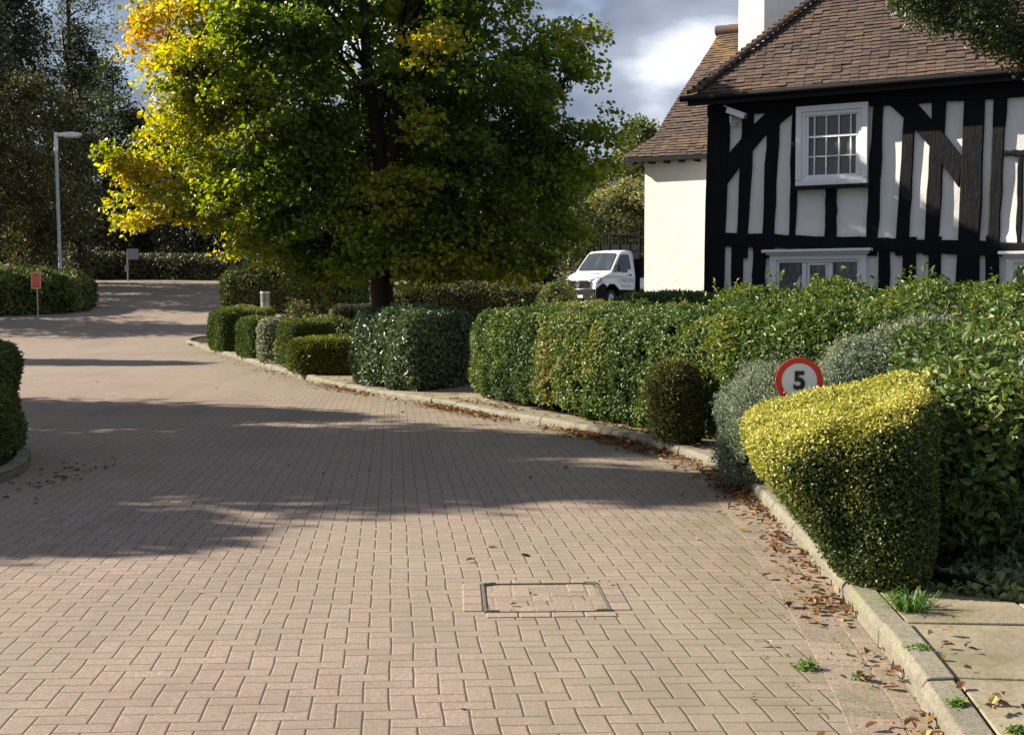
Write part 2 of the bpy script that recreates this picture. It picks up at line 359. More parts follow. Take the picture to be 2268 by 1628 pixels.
def mossf(X, Y):
    d = kx(Y) - X
    m = np.exp(-np.maximum(d - .25, 0) / .95) * (Y < 42) + .35 * sstep(Y, 48, 62)
    m = m + .45 * np.exp(-np.maximum(-4.2 - X + 1.6, 0) * 0) * np.exp(-((X + 4.0) ** 2 + (Y - 12.5) ** 2) / 3.0)
    return np.clip(m, 0, 1)
props(grid_sheet('driveway', xs, ys, lambda X, Y: hill(Y) + .004 - .012 * np.exp(-((kx(Y) - X) / .5) ** 2), PAVE, mossf), kind='structure')

# raised ground right of the kerb, in rows
rows = np.concatenate([np.arange(.6, 18, .3), np.arange(18, 41.2, .6)])
def strip(name, offs, zoff, mat):
    V = []
    for y in rows:
        x0 = kx(y)
        for o in offs:
            x = x0 + o; z = land(x, y) + zoff + .02 * math.sin(x * 3 + y * 2) * (o > 1.5)
            V.append((x, y, z))
    n = len(offs); fa = np.array([(i * n + j, i * n + j + 1, i * n + n + j + 1, i * n + n + j) for i in range(len(rows) - 1) for j in range(n - 1)])
    mb = MB(); mb.add(np.array(V), fa); return mb.build(name, mat, smooth=True)
props(strip('planting_bed', [1.0, 1.5, 2, 3, 4, 5, 6, 8, 10, 13, 17, 22, 30], .085, SOIL), kind='structure')

def slabs():
    mb = MB(); rg = np.random.default_rng(3); mb2 = MB()
    d0 = resample(KERB[(KERB[:, 1] > .5)], .9)
    for k in range(len(d0) - 1):
        a, b = d0[k], d0[k + 1]; t = (b - a) / np.linalg.norm(b - a); nrm = np.array([t[1], -t[0]])
        cuts = [.135, .135 + .62 + .25 * (k % 2), 2.0]
        for c in range(2):
            o0, o1 = cuts[c] + .006, cuts[c + 1] - .006; g = .007
            q = [a + t * g + nrm * o0, a + t * g + nrm * o1, b - t * g + nrm * o1, b - t * g + nrm * o0]
            z = [float(hill(p[1])) + .092 + rg.normal(0, .003) for p in q]
            top = [(p[0], p[1], zz) for p, zz in zip(q, z)]; bot = [(x, y, zz - .06) for x, y, zz in top]
            mb.add(top + bot, [(0, 1, 2, 3), (4, 7, 6, 5)] + [(i, i + 4, (i + 1) % 4 + 4, (i + 1) % 4) for i in range(4)])
    o = mb.build('pavement', SLAB); bevel(o, .008, 2); return o
props(slabs(), kind='structure')
ysl = np.arange(.6, 41, .4)
mb = MB(); V = []
for y in ysl:
    for o in (.1, 2.05): V.append((kx(y) + o, y, float(hill(y)) + .082))
mb.add(np.array(V), np.array([(2 * i, 2 * i + 1, 2 * i + 3, 2 * i + 2) for i in range(len(ysl) - 1)])); props(mb.build('pavement_bedding', SOIL), kind='structure')

def kerb(name, path, flip=1, step=.915):
    mb = MB(); rg = np.random.default_rng(5); P = resample(path, step / 3)
    prof = [(0, -.08), (.0, .065), (.022, .098), (.125, .105), (.125, -.08)]
    for k in range(0, len(P) - 3, 3):
        st = P[k:k + 4].copy(); t0 = st[1] - st[0]; t0 /= np.linalg.norm(t0); t1 = st[3] - st[2]; t1 /= np.linalg.norm(t1)
        st[0] += t0 * .005; st[3] -= t1 * .005
        dx, dz = rg.normal(0, .004), rg.normal(0, .004)
        V = []
        for i, p in enumerate(st):
            t = st[min(i + 1, 3)] - st[max(i - 1, 0)]; t /= np.linalg.norm(t); nrm = np.array([t[1], -t[0]]) * flip
            for a, b in prof: q = p + nrm * (a + dx); V.append((q[0], q[1], float(hill(p[1])) + b + dz))
        m = len(prof); fs = [(i * m + j, i * m + (j + 1) % m, (i + 1) * m + (j + 1) % m, (i + 1) * m + j) for i in range(3) for j in range(m)]
        fs += [tuple(range(m)), tuple(range(4 * m - 1, 3 * m - 1, -1))]; mb.add(V, fs)
    o = recalc(mb.build(name, CONC)); bevel(o, .007, 2); return props(o, kind='structure')
ENDK = chaikin([(-9.75, 41.0), (-10.3, 42.0), (-10.2, 43.0), (-9.2, 43.6), (-6.5, 43.9)], 2)
kerb('kerb', np.vstack([KERB[KERB[:, 1] > 1.0], ENDK[1:]]))
LK = chaikin([(-12, 9.6), (-6.3, 9.5), (-4.9, 10.0), (-4.30, 11.0), (-4.4, 12.3), (-5.05, 13.8), (-6.6, 15.2), (-12, 16.2)], 3)
kerb('kerb', LK, -1)
mb = MB(); ctr = np.array([-8, 12.6]); ring = [tuple(p) for p in LK]
mb.add([(x, y, .08) for x, y in ring] + [(-12, 12.6, .08)], [(i, i + 1, len(ring)) for i in range(len(ring) - 1)]); props(recalc(mb.build('planting_bed', SOIL)), kind='structure')
# bed behind the island end
mb = MB(); mb.add([(-9.9, 41, .2), (-10.2, 42.1, .3), (-10.1, 42.9, .38), (-9.2, 43.5, .44), (-6.5, 43.8, .47), (-1, 44, .5), (-1, 41, .25)], [tuple(range(7))]); props(mb.build('planting_bed', SOIL), kind='structure')
# border course of blocks along the kerb
def border():
    mb = MB(); P = resample(KERB[(KERB[:, 1] > 1.5) & (KERB[:, 1] < 12)], .102)
    rg = np.random.default_rng(8)
    for k in range(len(P) - 1):
        a, b = P[k], P[k + 1]; t = (b - a) / np.linalg.norm(b - a); nrm = np.array([-t[1], t[0]])
        for o0, o1 in ((.004, .1), (.106, .312)):
            q = [a + t * .005 + nrm * o0, b - t * .005 + nrm * o0, b - t * .005 + nrm * o1, a + t * .005 + nrm * o1]
            top = [(p[0], p[1], .0055 - .012 * math.exp(-(o / .5) ** 2) + rg.normal(0, .0004)) for p, o in zip(q, (o0, o0, o1, o1))]; bot = [(x, y, z - .03) for x, y, z in top]
            mb.add(top + bot, [(0, 1, 2, 3)] + [(i, i + 4, (i + 1) % 4 + 4, (i + 1) % 4) for i in range(4)])
    t = NT('border_blocks'); g = t.n('ShaderNodeNewGeometry').outputs['Random Per Island']
    c = t.ramp(g, [(0, (.17, .13, .10)), (.6, (.25, .19, .145)), (1, (.20, .16, .12))]); c = t.mix(t.ramp(t.noise(2.5, 5, .65), [(.42, 0.), (.66, .7)]), c, (.115, .10, .055)); c = t.mix(t.ramp(t.noise(60, 3), [(.5, 0.), (.7, .4)]), c, (.4, .34, .28))
    t.set(c, .9, spec=.2); t.bump(t.noise(90, 4), .5, .008)
    o = recalc(mb.build('driveway_border', t.m)); return props(bevel(o, .005, 2), kind='structure')
border()

# ------------------------------------------------------------------ hedges
def hexgrid(secs, nu, nc, k=7.0, kend=None):
    # secs: list of 4 points (front-bottom, back-bottom, back-top, front-top); returns rounded hull grid of quads
    S_ = np.array(secs, float); m = len(S_)
    us = np.linspace(-1, 1, nu); th = np.linspace(0, 2 * np.pi, nc, endpoint=False); V = []
    kend = kend or k
    def mapp(u, v, w):                   # u along, v front->back, w bottom->top, all -1..1
        q = (u + 1) / 2 * (m - 1); i = int(min(max(math.floor(q), 0), m - 2)); f = q - i; A = S_[i] * (1 - f) + S_[i + 1] * f
        vv, ww = (v + 1) / 2, (w + 1) / 2
        return (A[0] * (1 - vv) + A[1] * vv) * (1 - ww) + (A[3] * (1 - vv) + A[2] * vv) * ww
    for iu, u in enumerate(np.sign(us) * (1 - (1 - np.abs(us)) ** 1.6)):
        e = (1 - min(abs(u), 1) ** kend) ** (1 / kend)
        for t in th:
            c, s_ = math.cos(t), math.sin(t); r = (abs(c) ** k + abs(s_) ** k) ** (-1 / k)
            v, w = c * r, s_ * r
            lo = -1 if w < 0 else w
            V.append(mapp(u, v * e, (w * e if w > 0 else w * max(e, .8))))
    i = np.arange(nu - 1)[:, None] * nc; j = np.arange(nc)[None]; j2 = (j + 1) % nc
    fa = np.stack([i + j, i + j2, i + nc + j2, i + nc + j], -1).reshape(-1, 4)
    return np.array(V), fa
def surf_sample(V, fa, n, rng, zmin=None):
    T = np.concatenate([fa[:, [0, 1, 2]], fa[:, [0, 2, 3]]]); a, b, c = V[T[:, 0]], V[T[:, 1]], V[T[:, 2]]
    cr = np.cross(b - a, c - a); ar = np.linalg.norm(cr, axis=1) / 2; nn = cr / (2 * ar[:, None] + 1e-12)
    ctr = V.mean(0)
    p = ar * ~((nn[:, 2] < -.75) | (nn[:, 2] > .75) & False); p = p / p.sum()
    idx = rng.choice(len(T), n, p=p); r1 = np.sqrt(rng.random(n)); r2 = rng.random(n)
    P = a[idx] * (1 - r1)[:, None] + b[idx] * (r1 * (1 - r2))[:, None] + c[idx] * (r1 * r2)[:, None]
    return P, nn[idx], ar.sum()
def hull_normal_sign(V, fa):
    a, b, c = V[fa[:, 0]], V[fa[:, 1]], V[fa[:, 2]]; nn = np.cross(b - a, c - a); ctr = V.mean(0)
    return 1 if ((a - ctr) * nn).sum() > 0 else -1

def hedge(name, label, secs, leaf, mat, core=CORE, cover=2.4, aspect=.5, k=7, kend=None, depth=.05, seed=1, bump=.05, bfreq=.9, six=False, flat=.6, up=.25, tintf=None, nu=26, nc=32, cat='hedge', group=None, sprig=0, extra=None, out=.3, hole=0.0, sprigh=.35):
    rng = np.random.default_rng(seed)
    V, fa = hexgrid(secs, nu, nc, k, kend); sg = hull_normal_sign(V, fa)
    if sg < 0: fa = fa[:, ::-1]
    vn = np.zeros_like(V); fn = np.cross(V[fa[:, 1]] - V[fa[:, 0]], V[fa[:, 2]] - V[fa[:, 0]])
    for q in range(4): np.add.at(vn, fa[:, q], fn)
    vn /= np.linalg.norm(vn, axis=1)[:, None] + 1e-9
    V = V + vn * (wobble(V, bfreq, seed) * bump + wobble(V, bfreq * 3, seed + 9) * bump * .4)[:, None]
    mb = MB(); mb.add(V - vn * depth * 1.1, fa, 0)
    P, Nn, area = surf_sample(V, fa, 10, rng)
    n = int(area * cover / (leaf * leaf * aspect * .55))
    P, Nn, _ = surf_sample(V, fa, n, rng)
    if hole:
        hv = wobble(P, 2.6, seed + 4) + rng.normal(0, .25, n); kp = hv > -1.0 + hole; P, Nn = P[kp], Nn[kp]; n = len(P)
    P = P + Nn * (rng.beta(2.2, 1.6, n)[:, None] * depth * 1.5 - depth * .95)
    t = tintf(P, Nn, rng) if tintf else np.clip(.45 + .3 * wobble(P, .8, seed + 3) + rng.normal(0, .2, n), 0, 1)
    leaves(mb, P, Nn, leaf, rng, 1, t, aspect, flat, up, six, out=out)
    if sprig:
        Q, Qn, _ = surf_sample(V, fa, sprig * 4, rng); kk = Qn[:, 2] > .2; Q, Qn = Q[kk][:sprig], Qn[kk][:sprig]
        for q, d in zip(Q, Qn):
            dv = d * .3 + np.array([rng.normal(0, .35), rng.normal(0, .35), 1]); dv /= np.linalg.norm(dv); h = rng.uniform(.3, 1) * sprigh
            pts = np.array([q - dv * .08, q + dv * h * .5, q + dv * h + rng.normal(0, .03, 3)]); mb.tube(pts, [.004, .003, .0015], 4, 0, cap=False)
            m_ = int(6 + h * 26); s_ = rng.uniform(.1, 1, m_)[:, None]; LP = pts[0] + (pts[2] - pts[0]) * s_
            leaves(mb, LP, np.tile(dv * .3, (m_, 1)) + rng.normal(size=(m_, 3)) * .6, leaf * 1.05, rng, 1, np.clip(rng.normal(.65, .2, m_), 0, 1), aspect, .5, .3, six, out=1.)
    if extra: extra(mb, V, rng)
    o = mb.build(name, [core, LM[mat] if isinstance(mat, str) else mat], smooth=False)
    return props(o, label, cat, group)

def block(N0, a, la, b, lb, z0, h, lean=0.0, top=None):
    # near corner N0, side along a (toward left) and b (toward back right)
    N0 = np.array(N0, float); a = np.array(a, float); a /= np.linalg.norm(a); b = np.array(b, float); b /= np.linalg.norm(b)
    out = []
    for s_ in (0, 1):
        p = N0 + a * la * s_; fb = (*p, z0); bb = (*(p + b * lb), z0)
        mid = N0 + a * la / 2 + b * lb / 2
        def up(q): q2 = q + (q - mid) * lean; return (*q2, z0 + h)
        out.append((fb, bb, up(p + b * lb), up(p)))
    return out
def path_secs(pts):
    # pts: (front xy, back xy, zbase, ztop_front, ztop_back, overhang)
    out = []
    for f, b, z0, zf, zb, ov in pts:
        f = np.array(f, float); b = np.array(b, float); d = (f - b) / np.linalg.norm(f - b)
        out.append(((*f, z0), (*b, z0), (*(b - d * ov * .5), zb), (*(f + d * ov), zf)))
    return out

# --- near golden hedge
def gold_t(P, Nn, rng):  # yellower top and left, darker front: leaf colour plus painted sun and shade
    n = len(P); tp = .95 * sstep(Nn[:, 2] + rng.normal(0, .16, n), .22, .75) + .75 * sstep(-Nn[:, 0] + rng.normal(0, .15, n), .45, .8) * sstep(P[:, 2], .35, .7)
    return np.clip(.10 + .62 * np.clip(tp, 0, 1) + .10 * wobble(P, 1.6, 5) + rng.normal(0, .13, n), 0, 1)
gs = [((1.80, 6.75, .06), (2.0, 8.6, .06), (1.40, 8.55, .87), (1.15, 6.80, .77)),
      ((1.84, 6.58, .06), (2.25, 8.5, .06), (1.95, 8.45, 1.01), (1.62, 6.64, .965)),
      ((2.02, 6.50, .06), (2.6, 8.4, .06), (2.58, 8.4, 1.13), (2.08, 6.50, 1.14))]
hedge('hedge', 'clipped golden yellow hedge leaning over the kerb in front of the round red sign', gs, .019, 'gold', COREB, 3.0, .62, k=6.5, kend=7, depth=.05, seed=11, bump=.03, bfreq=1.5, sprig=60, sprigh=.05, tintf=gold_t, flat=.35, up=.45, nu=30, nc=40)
# --- big dark hedge on the right
hedge('hedge', 'tall broad-leaved dark hedge beside the slab pavement, right of the golden hedge', path_secs([((2.12, 7.0), (3.2, 11.4), .06, 1.10, 1.36, .1), ((3.0, 6.95), (4.2, 11.2), .06, 1.14, 1.38, .08), ((4.8, 6.8), (6, 11), .06, 1.2, 1.42, .08)]), .058, 'mixed', CORE, 2.6, .55, k=7, depth=.09, seed=12, bump=.07, six=True, sprig=70, sprigh=.22, flat=.5)
# --- long mixed hedge
def mix_t(P, Nn, rng): return np.clip(.46 + .42 * wobble(P, .5, 31) + .22 * wobble(P, 1.7, 32) + rng.normal(0, .17, len(P)), 0, 1)
hedge('hedge', 'long mixed glossy hedge behind the kerb, between the laurel block and the yew drum',
      path_secs([((-.72, 20.5), (1.0, 21.6), .08, 1.36, 1.45, .05), ((-.15, 18.7), (1.6, 19.7), .08, 1.37, 1.45, .06), ((.75, 16.5), (2.5, 17.6), .08, 1.35, 1.42, .06), ((1.50, 15.0), (3.2, 16.2), .08, 1.32, 1.42, .06), ((2.05, 13.9), (3.7, 15), .08, 1.28, 1.40, .06), ((2.6, 12.6), (4.0, 13.8), .08, 1.28, 1.40, .06)]),
      .052, 'mixed', COREB, 2.3, .56, k=7, depth=.12, seed=13, bump=.075, bfreq=1.5, six=True, tintf=mix_t, nu=60, nc=44, sprig=110, sprigh=.22, hole=.28, flat=.5)
# --- bright shrub mass behind
hedge('shrub', 'large bright green leafy shrub under the ground floor window of the timber house', path_secs([((2.0, 13.6), (2.65, 17.4), .1, 1.34, 1.68, .1), ((2.7, 12.2), (3.9, 16.6), .1, 1.36, 1.72, .1), ((3.3, 11.4), (5.2, 15.6), .1, 1.38, 1.72, .1), ((4.2, 11.0), (6.6, 14.6), .1, 1.36, 1.66, .1)]), .058, 'bright', CORE, 2.3, .5, k=6, kend=9, depth=.14, seed=14, bump=.13, bfreq=.7, six=True, sprig=150, hole=.1, cat='shrub', flat=.45, sprigh=.3)
hedge('shrub', 'leafy green shrub with upright sprigs at the far right foot of the house', path_secs([((4.3, 11.6), (5.4, 15.0), .1, 1.45, 1.72, .1), ((6.0, 10.6), (7.4, 13.8), .1, 1.45, 1.72, .1), ((7.6, 10.0), (9.0, 12.8), .1, 1.45, 1.7, .1)]), .065, 'mixed', CORE, 2.3, .55, k=4, depth=.14, seed=15, bump=.12, bfreq=.8, six=True, sprig=130, cat='shrub', sprigh=.42,
      tintf=lambda P, N_, r: np.clip(.75 + .2 * wobble(P, .7, 4) + r.normal(0, .15, len(P)), 0, 1))
hedge('shrub', 'pale grey-green small-leaved shrub spreading behind the round red sign', path_secs([((2.25, 9.9), (2.8, 11.9), .3, 1.12, 1.26, .1), ((3.0, 9.6), (3.5, 11.6), .3, 1.22, 1.36, .1), ((3.7, 9.6), (4.2, 11.4), .3, 1.2, 1.36, .1)]), .030, 'grey', CORE, 2.0, .42, k=3, depth=.12, seed=16, bump=.10, bfreq=1.2, sprig=220, cat='shrub', sprigh=.2)
hedge('shrub', 'wispy silver-grey shrub at the kerb, between the yew drum and the golden hedge', path_secs([((1.74, 10.3), (1.9, 12.3), .06, .86, .92, .06), ((2.45, 10.1), (2.75, 12.0), .06, 1.02, 1.06, .06)]), .030, 'grey', CORE, 1.8, .34, k=2.6, kend=2.4, depth=.13, seed=17, bump=.08, bfreq=1.5, sprig=120, cat='shrub', sprigh=.3)
# --- yew drum
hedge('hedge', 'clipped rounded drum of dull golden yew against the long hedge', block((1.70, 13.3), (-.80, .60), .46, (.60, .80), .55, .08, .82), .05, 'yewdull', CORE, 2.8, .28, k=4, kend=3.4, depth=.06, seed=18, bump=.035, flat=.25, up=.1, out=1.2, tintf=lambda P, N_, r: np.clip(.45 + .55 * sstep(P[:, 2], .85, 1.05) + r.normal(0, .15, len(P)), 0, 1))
# --- laurel block
hedge('hedge', 'large square-cut laurel block with shiny dark leaves, in front of the big tree', path_secs([((-1.55, 21.3), (-.66, 23.0), .05, 1.36, 1.36, .08), ((-2.80, 23.5), (-2.05, 24.3), .05, 1.36, 1.36, .08)]), .085, 'laurel', CORE, 2.4, .46, k=9, depth=.09, seed=19, bump=.07, six=True, flat=.75, up=.15, sprig=20, sprigh=.12)
# --- four clipped blocks on the island
A2, B2, B3 = (-.80, .60), (.60, .80), (.89, .45)
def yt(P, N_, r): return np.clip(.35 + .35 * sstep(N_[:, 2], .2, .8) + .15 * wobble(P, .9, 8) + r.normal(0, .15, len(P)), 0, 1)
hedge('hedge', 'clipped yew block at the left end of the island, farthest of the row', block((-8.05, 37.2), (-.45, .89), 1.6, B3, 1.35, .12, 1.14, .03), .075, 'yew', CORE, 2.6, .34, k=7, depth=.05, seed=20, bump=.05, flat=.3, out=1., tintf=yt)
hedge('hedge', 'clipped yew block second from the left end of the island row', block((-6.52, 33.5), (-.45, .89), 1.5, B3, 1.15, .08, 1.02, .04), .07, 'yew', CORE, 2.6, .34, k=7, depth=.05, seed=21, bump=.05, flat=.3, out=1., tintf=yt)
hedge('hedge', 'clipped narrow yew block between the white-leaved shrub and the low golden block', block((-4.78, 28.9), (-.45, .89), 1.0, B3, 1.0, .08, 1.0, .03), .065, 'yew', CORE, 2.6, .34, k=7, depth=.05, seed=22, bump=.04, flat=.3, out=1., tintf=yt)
hedge('hedge', 'low wide golden green clipped block beside the laurel block', block((-3.22, 26.1), (-.97, .24), 1.3, (.3, .95), 1.2, .08, .72, .03), .06, 'goldgreen', COREB, 2.6, .4, k=6, depth=.05, seed=23, bump=.05, flat=.35, out=.8)
hedge('shrub', 'white-edged leafy shrub squeezed between two clipped yew blocks', block((-5.62, 30.9), A2, .5, B2, .6, .08, 1.02, -.1), .07, 'grey', CORE, 2.0, .5, k=3, kend=2.6, depth=.1, seed=24, bump=.06, six=True, cat='shrub', tintf=lambda P, N_, r: np.clip(r.normal(.8, .25, len(P)), 0, 1))
hedge('shrub', 'loose bronze-tipped shrub beside the bollard on the island', block((xat(665, 34), 34), A2, 1.0, B2, .8, .05, 1.45, -.15), .08, 'brown', CORE, 1.4, .5, k=2.4, kend=2.2, depth=.2, seed=25, bump=.12, sprig=50, cat='shrub', tintf=lambda P, N_, r: np.clip(r.normal(.75, .25, len(P)), 0, 1))
hedge('shrub', 'low spreading dark green mound behind the low golden block', block((xat(800, 30), 30), (-1, .1), 2.2, (.2, .98), 1.6, .05, 1.05, -.1), .08, 'mid', CORE, 2.0, .5, k=2.6, kend=2.4, depth=.14, seed=26, bump=.10, sprig=30, cat='shrub')
hedge('hedge', 'small flat-topped dark yew block left of the tree trunk', block((xat(830, 33), 33), (-1, .05), 1.15, (.1, 1), 1.0, .05, 1.36), .07, 'dark', CORE, 2.4, .34, k=8, depth=.05, seed=27, bump=.04, flat=.3, out=1.)
hedge('hedge', 'small clipped yew block behind the farthest block, in front of the bollard', block((xat(580, 40.5), 40.5), (-1, .15), 1.15, (.3, .95), 1.0, .1, 1.27), .075, 'goldgreen', CORE, 2.4, .4, k=6, depth=.05, seed=28, bump=.05, flat=.3)
# --- hedges farther back
hedge('hedge', 'broad square hedge across the side path, left of the tree trunk and behind the bollard', path_secs([((-11.6, 52.5), (-11.2, 55.5), .9, 2.75, 2.85, .05), ((-9, 52.2), (-8.6, 55.5), .9, 2.85, 2.95, .05), ((-6.1, 51.8), (-5.8, 55), .8, 2.55, 2.8, .05)]), .14, 'mid', COREB, 2.4, .55, k=6, depth=.12, seed=29, bump=.12, six=False, sprig=80, sprigh=.4, hole=.1)
hedge('hedge', 'long low flat-topped hedge right of the tree trunk, in front of the truck', path_secs([((-4.4, 46), (-4.1, 49), .3, 2.02, 2.12, .05), ((-1, 46), (-1, 49), .3, 2.08, 2.18, .05), ((1.4, 46), (1.6, 48.6), .3, 1.95, 2.05, .05)]), .12, 'brown', COREB, 2.4, .55, k=7, depth=.1, seed=30, bump=.08)
hedge('shrub', 'small rounded green shrub in front of the truck bumper', block((xat(1272, 31), 31), (-1, .1), 1.0, (.2, .98), 1.0, .1, 1.85, -.1), .08, 'mid', CORE, 2.0, .5, k=2.6, kend=2.4, depth=.12, seed=31, bump=.08, cat='shrub', sprig=20)
hedge('hedge', 'low clipped hedge along the foot of the cream rendered wall', path_secs([((1.45, 23.2), (1.7, 24.5), .3, 1.62, 1.68, .0), ((2.9, 22.0), (3.2, 23.2), .4, 1.62, 1.68, .0), ((4.0, 21.2), (4.4, 22.2), .4, 1.66, 1.70, .0)]), .05, 'bright', CORE, 2.2, .5, k=5, depth=.07, seed=32, bump=.05)
hedge('hedge', 'long leafy hedge behind the orange notice board', path_secs([((-23.5, 50.6), (-23.5, 54.5), .7, 2.55, 2.95, .05), ((-20, 51.0), (-20.2, 55), .8, 2.6, 3.0, .05), ((-18.2, 51.6), (-18.5, 55.5), .85, 2.5, 2.85, .05), ((-16.9, 52.6), (-17.4, 56), .9, 2.35, 2.7, .05)]), .15, 'mid', CORE, 2.5, .55, k=5, depth=.14, seed=33, bump=.16, hole=.05, sprig=60, sprigh=.25)
hedge('hedge', 'dark clipped hedge corner at the near left edge beside the kerb', path_secs([((-9.0, 10.2), (-9.0, 14.6), .05, 1.03, 1.1, .02), ((-6.0, 10.4), (-6.0, 14.6), .05, 1.07, 1.13, .02), ((-4.54, 11.0), (-4.87, 13.3), .05, 1.07, 1.11, .05)]), .05, 'mid', CORE, 2.6, .42, k=6, kend=9, depth=.06, seed=34, bump=.05, flat=.4)
hedge('hedge', 'long dark hedge at the top of the drive, in front of the white board', path_secs([((-24, 71.5), (-24, 74), 2.5, 4.2, 4.2, 0), ((-19.6, 72), (-20, 74), 2.5, 3.9, 4.0, 0), ((-15, 71), (-14.5, 73.5), 2.5, 3.85, 3.9, 0), ((-10, 70), (-10, 72), 2.5, 3.85, 3.9, 0)]), .2, 'dark', CORE, 2.2, .5, k=5, depth=.2, seed=35, bump=.15)

# ------------------------------------------------------------------ trees
def tree(name, label, base, pts, radii, mat, leaf, bark=BARK, per=50, cl_r=.6, seed=1, limbs=None, trunk_r=.2, six=False, tint=.5, tvar=.18, aspect=.6, nbr=60, cat='tree', tintf=None, squash=.55, up=.35, group=None, hang=.2, attach=.5):
    """pts: cluster centres relative to base; limbs: list of polylines"""
    rng = np.random.default_rng(seed); root = empty(name, base, label, cat, group=group)
    mt = MB()
    allp = []
    for L_, r0, r1 in limbs:
        L_ = chaikin(np.array(L_, float), 2); rr = np.linspace(r0, r1, len(L_))
        L2 = L_ + np.stack([wobble(L_, .35, seed), wobble(L_, .4, seed + 1), np.zeros(len(L_))], 1) * r0 * .35 * np.linspace(0, 1, len(L_))[:, None]
        mt.tube(L2, rr, 10, 0); allp.append(np.column_stack([L2, rr]))
    allp = np.vstack(allp)
    for q in rng.permutation(len(pts))[:nbr]:
        c = pts[q]; d = np.linalg.norm((allp[:, :3] - c) * np.array([1, 1, 1.0]), axis=1) + 3.0 * np.maximum(allp[:, 2] - c[2] + .5, 0) + 60 * (allp[:, 2] < attach)
        k = int(np.argmin(d + rng.uniform(0, .8, len(d)))); a = allp[k]
        mid = (a[:3] + c) / 2 + np.array([rng.normal(0, .15), rng.normal(0, .15), .12 * np.linalg.norm(c - a[:3])])
        P = chaikin(np.array([a[:3], mid, c]), 2); r0 = min(a[3] * .55, .015 + .014 * np.linalg.norm(c - a[:3])); mt.tube(P, np.linspace(r0, .006, len(P)), 5, 0, cap=False)
    mt.build('trunk', bark, root, smooth=True)
    mc = MB(); n = len(pts) * per
    ci = np.repeat(np.arange(len(pts)), per); off = rng.normal(size=(n, 3)); off /= np.linalg.norm(off, axis=1)[:, None]; off *= (rng.random(n) ** .45)[:, None]
    rad = np.broadcast_to(radii, (len(pts),)) if np.ndim(radii) == 0 else np.asarray(radii)
    # tilt each clump outward so sprays hang away from the trunk
    o3 = off * rad[ci][:, None] * np.array([1, 1, squash]); hd = pts[:, :2] / (np.linalg.norm(pts[:, :2], axis=1)[:, None] + 1e-6)
    o3[:, 2] -= .30 * (o3[:, :2] * hd[ci]).sum(1)
    P = pts[ci] + o3
    Nn = np.column_stack([hd[ci] * .5, np.full(n, .55)]) + off * .3
    ct = rng.normal(0, tvar, len(pts))
    t = tintf(P, pts[ci], rng) if tintf else np.clip(tint + ct[ci] + rng.normal(0, .12, n), 0, 1)
    leaves(mc, P, Nn, leaf, rng, 0, t, aspect, .55, up, six, hang=hang)
    mc.build('crown', LM[mat], root)
    return root

def ell_pts(n, rx, ry, z0, z1, rng, shell=.45, lob=.25, seed=0, peak=.5):
    out = []
    while len(out) < n:
        z = rng.uniform(0, 1); a = rng.uniform(0, 2 * np.pi); pr = (min(z / peak, (1 - z) / (1 - peak))) ** .55
        w = 1 + lob * math.sin(3 * a + 7 * z + seed) + lob * .7 * math.sin(5 * a - 11 * z + seed * 2)
        r = rng.random() ** shell * pr * w
        if r < .15 and rng.random() < .6: continue
        out.append((math.cos(a) * r * rx, math.sin(a) * r * ry, z0 + z * (z1 - z0)))
    return np.array(out)

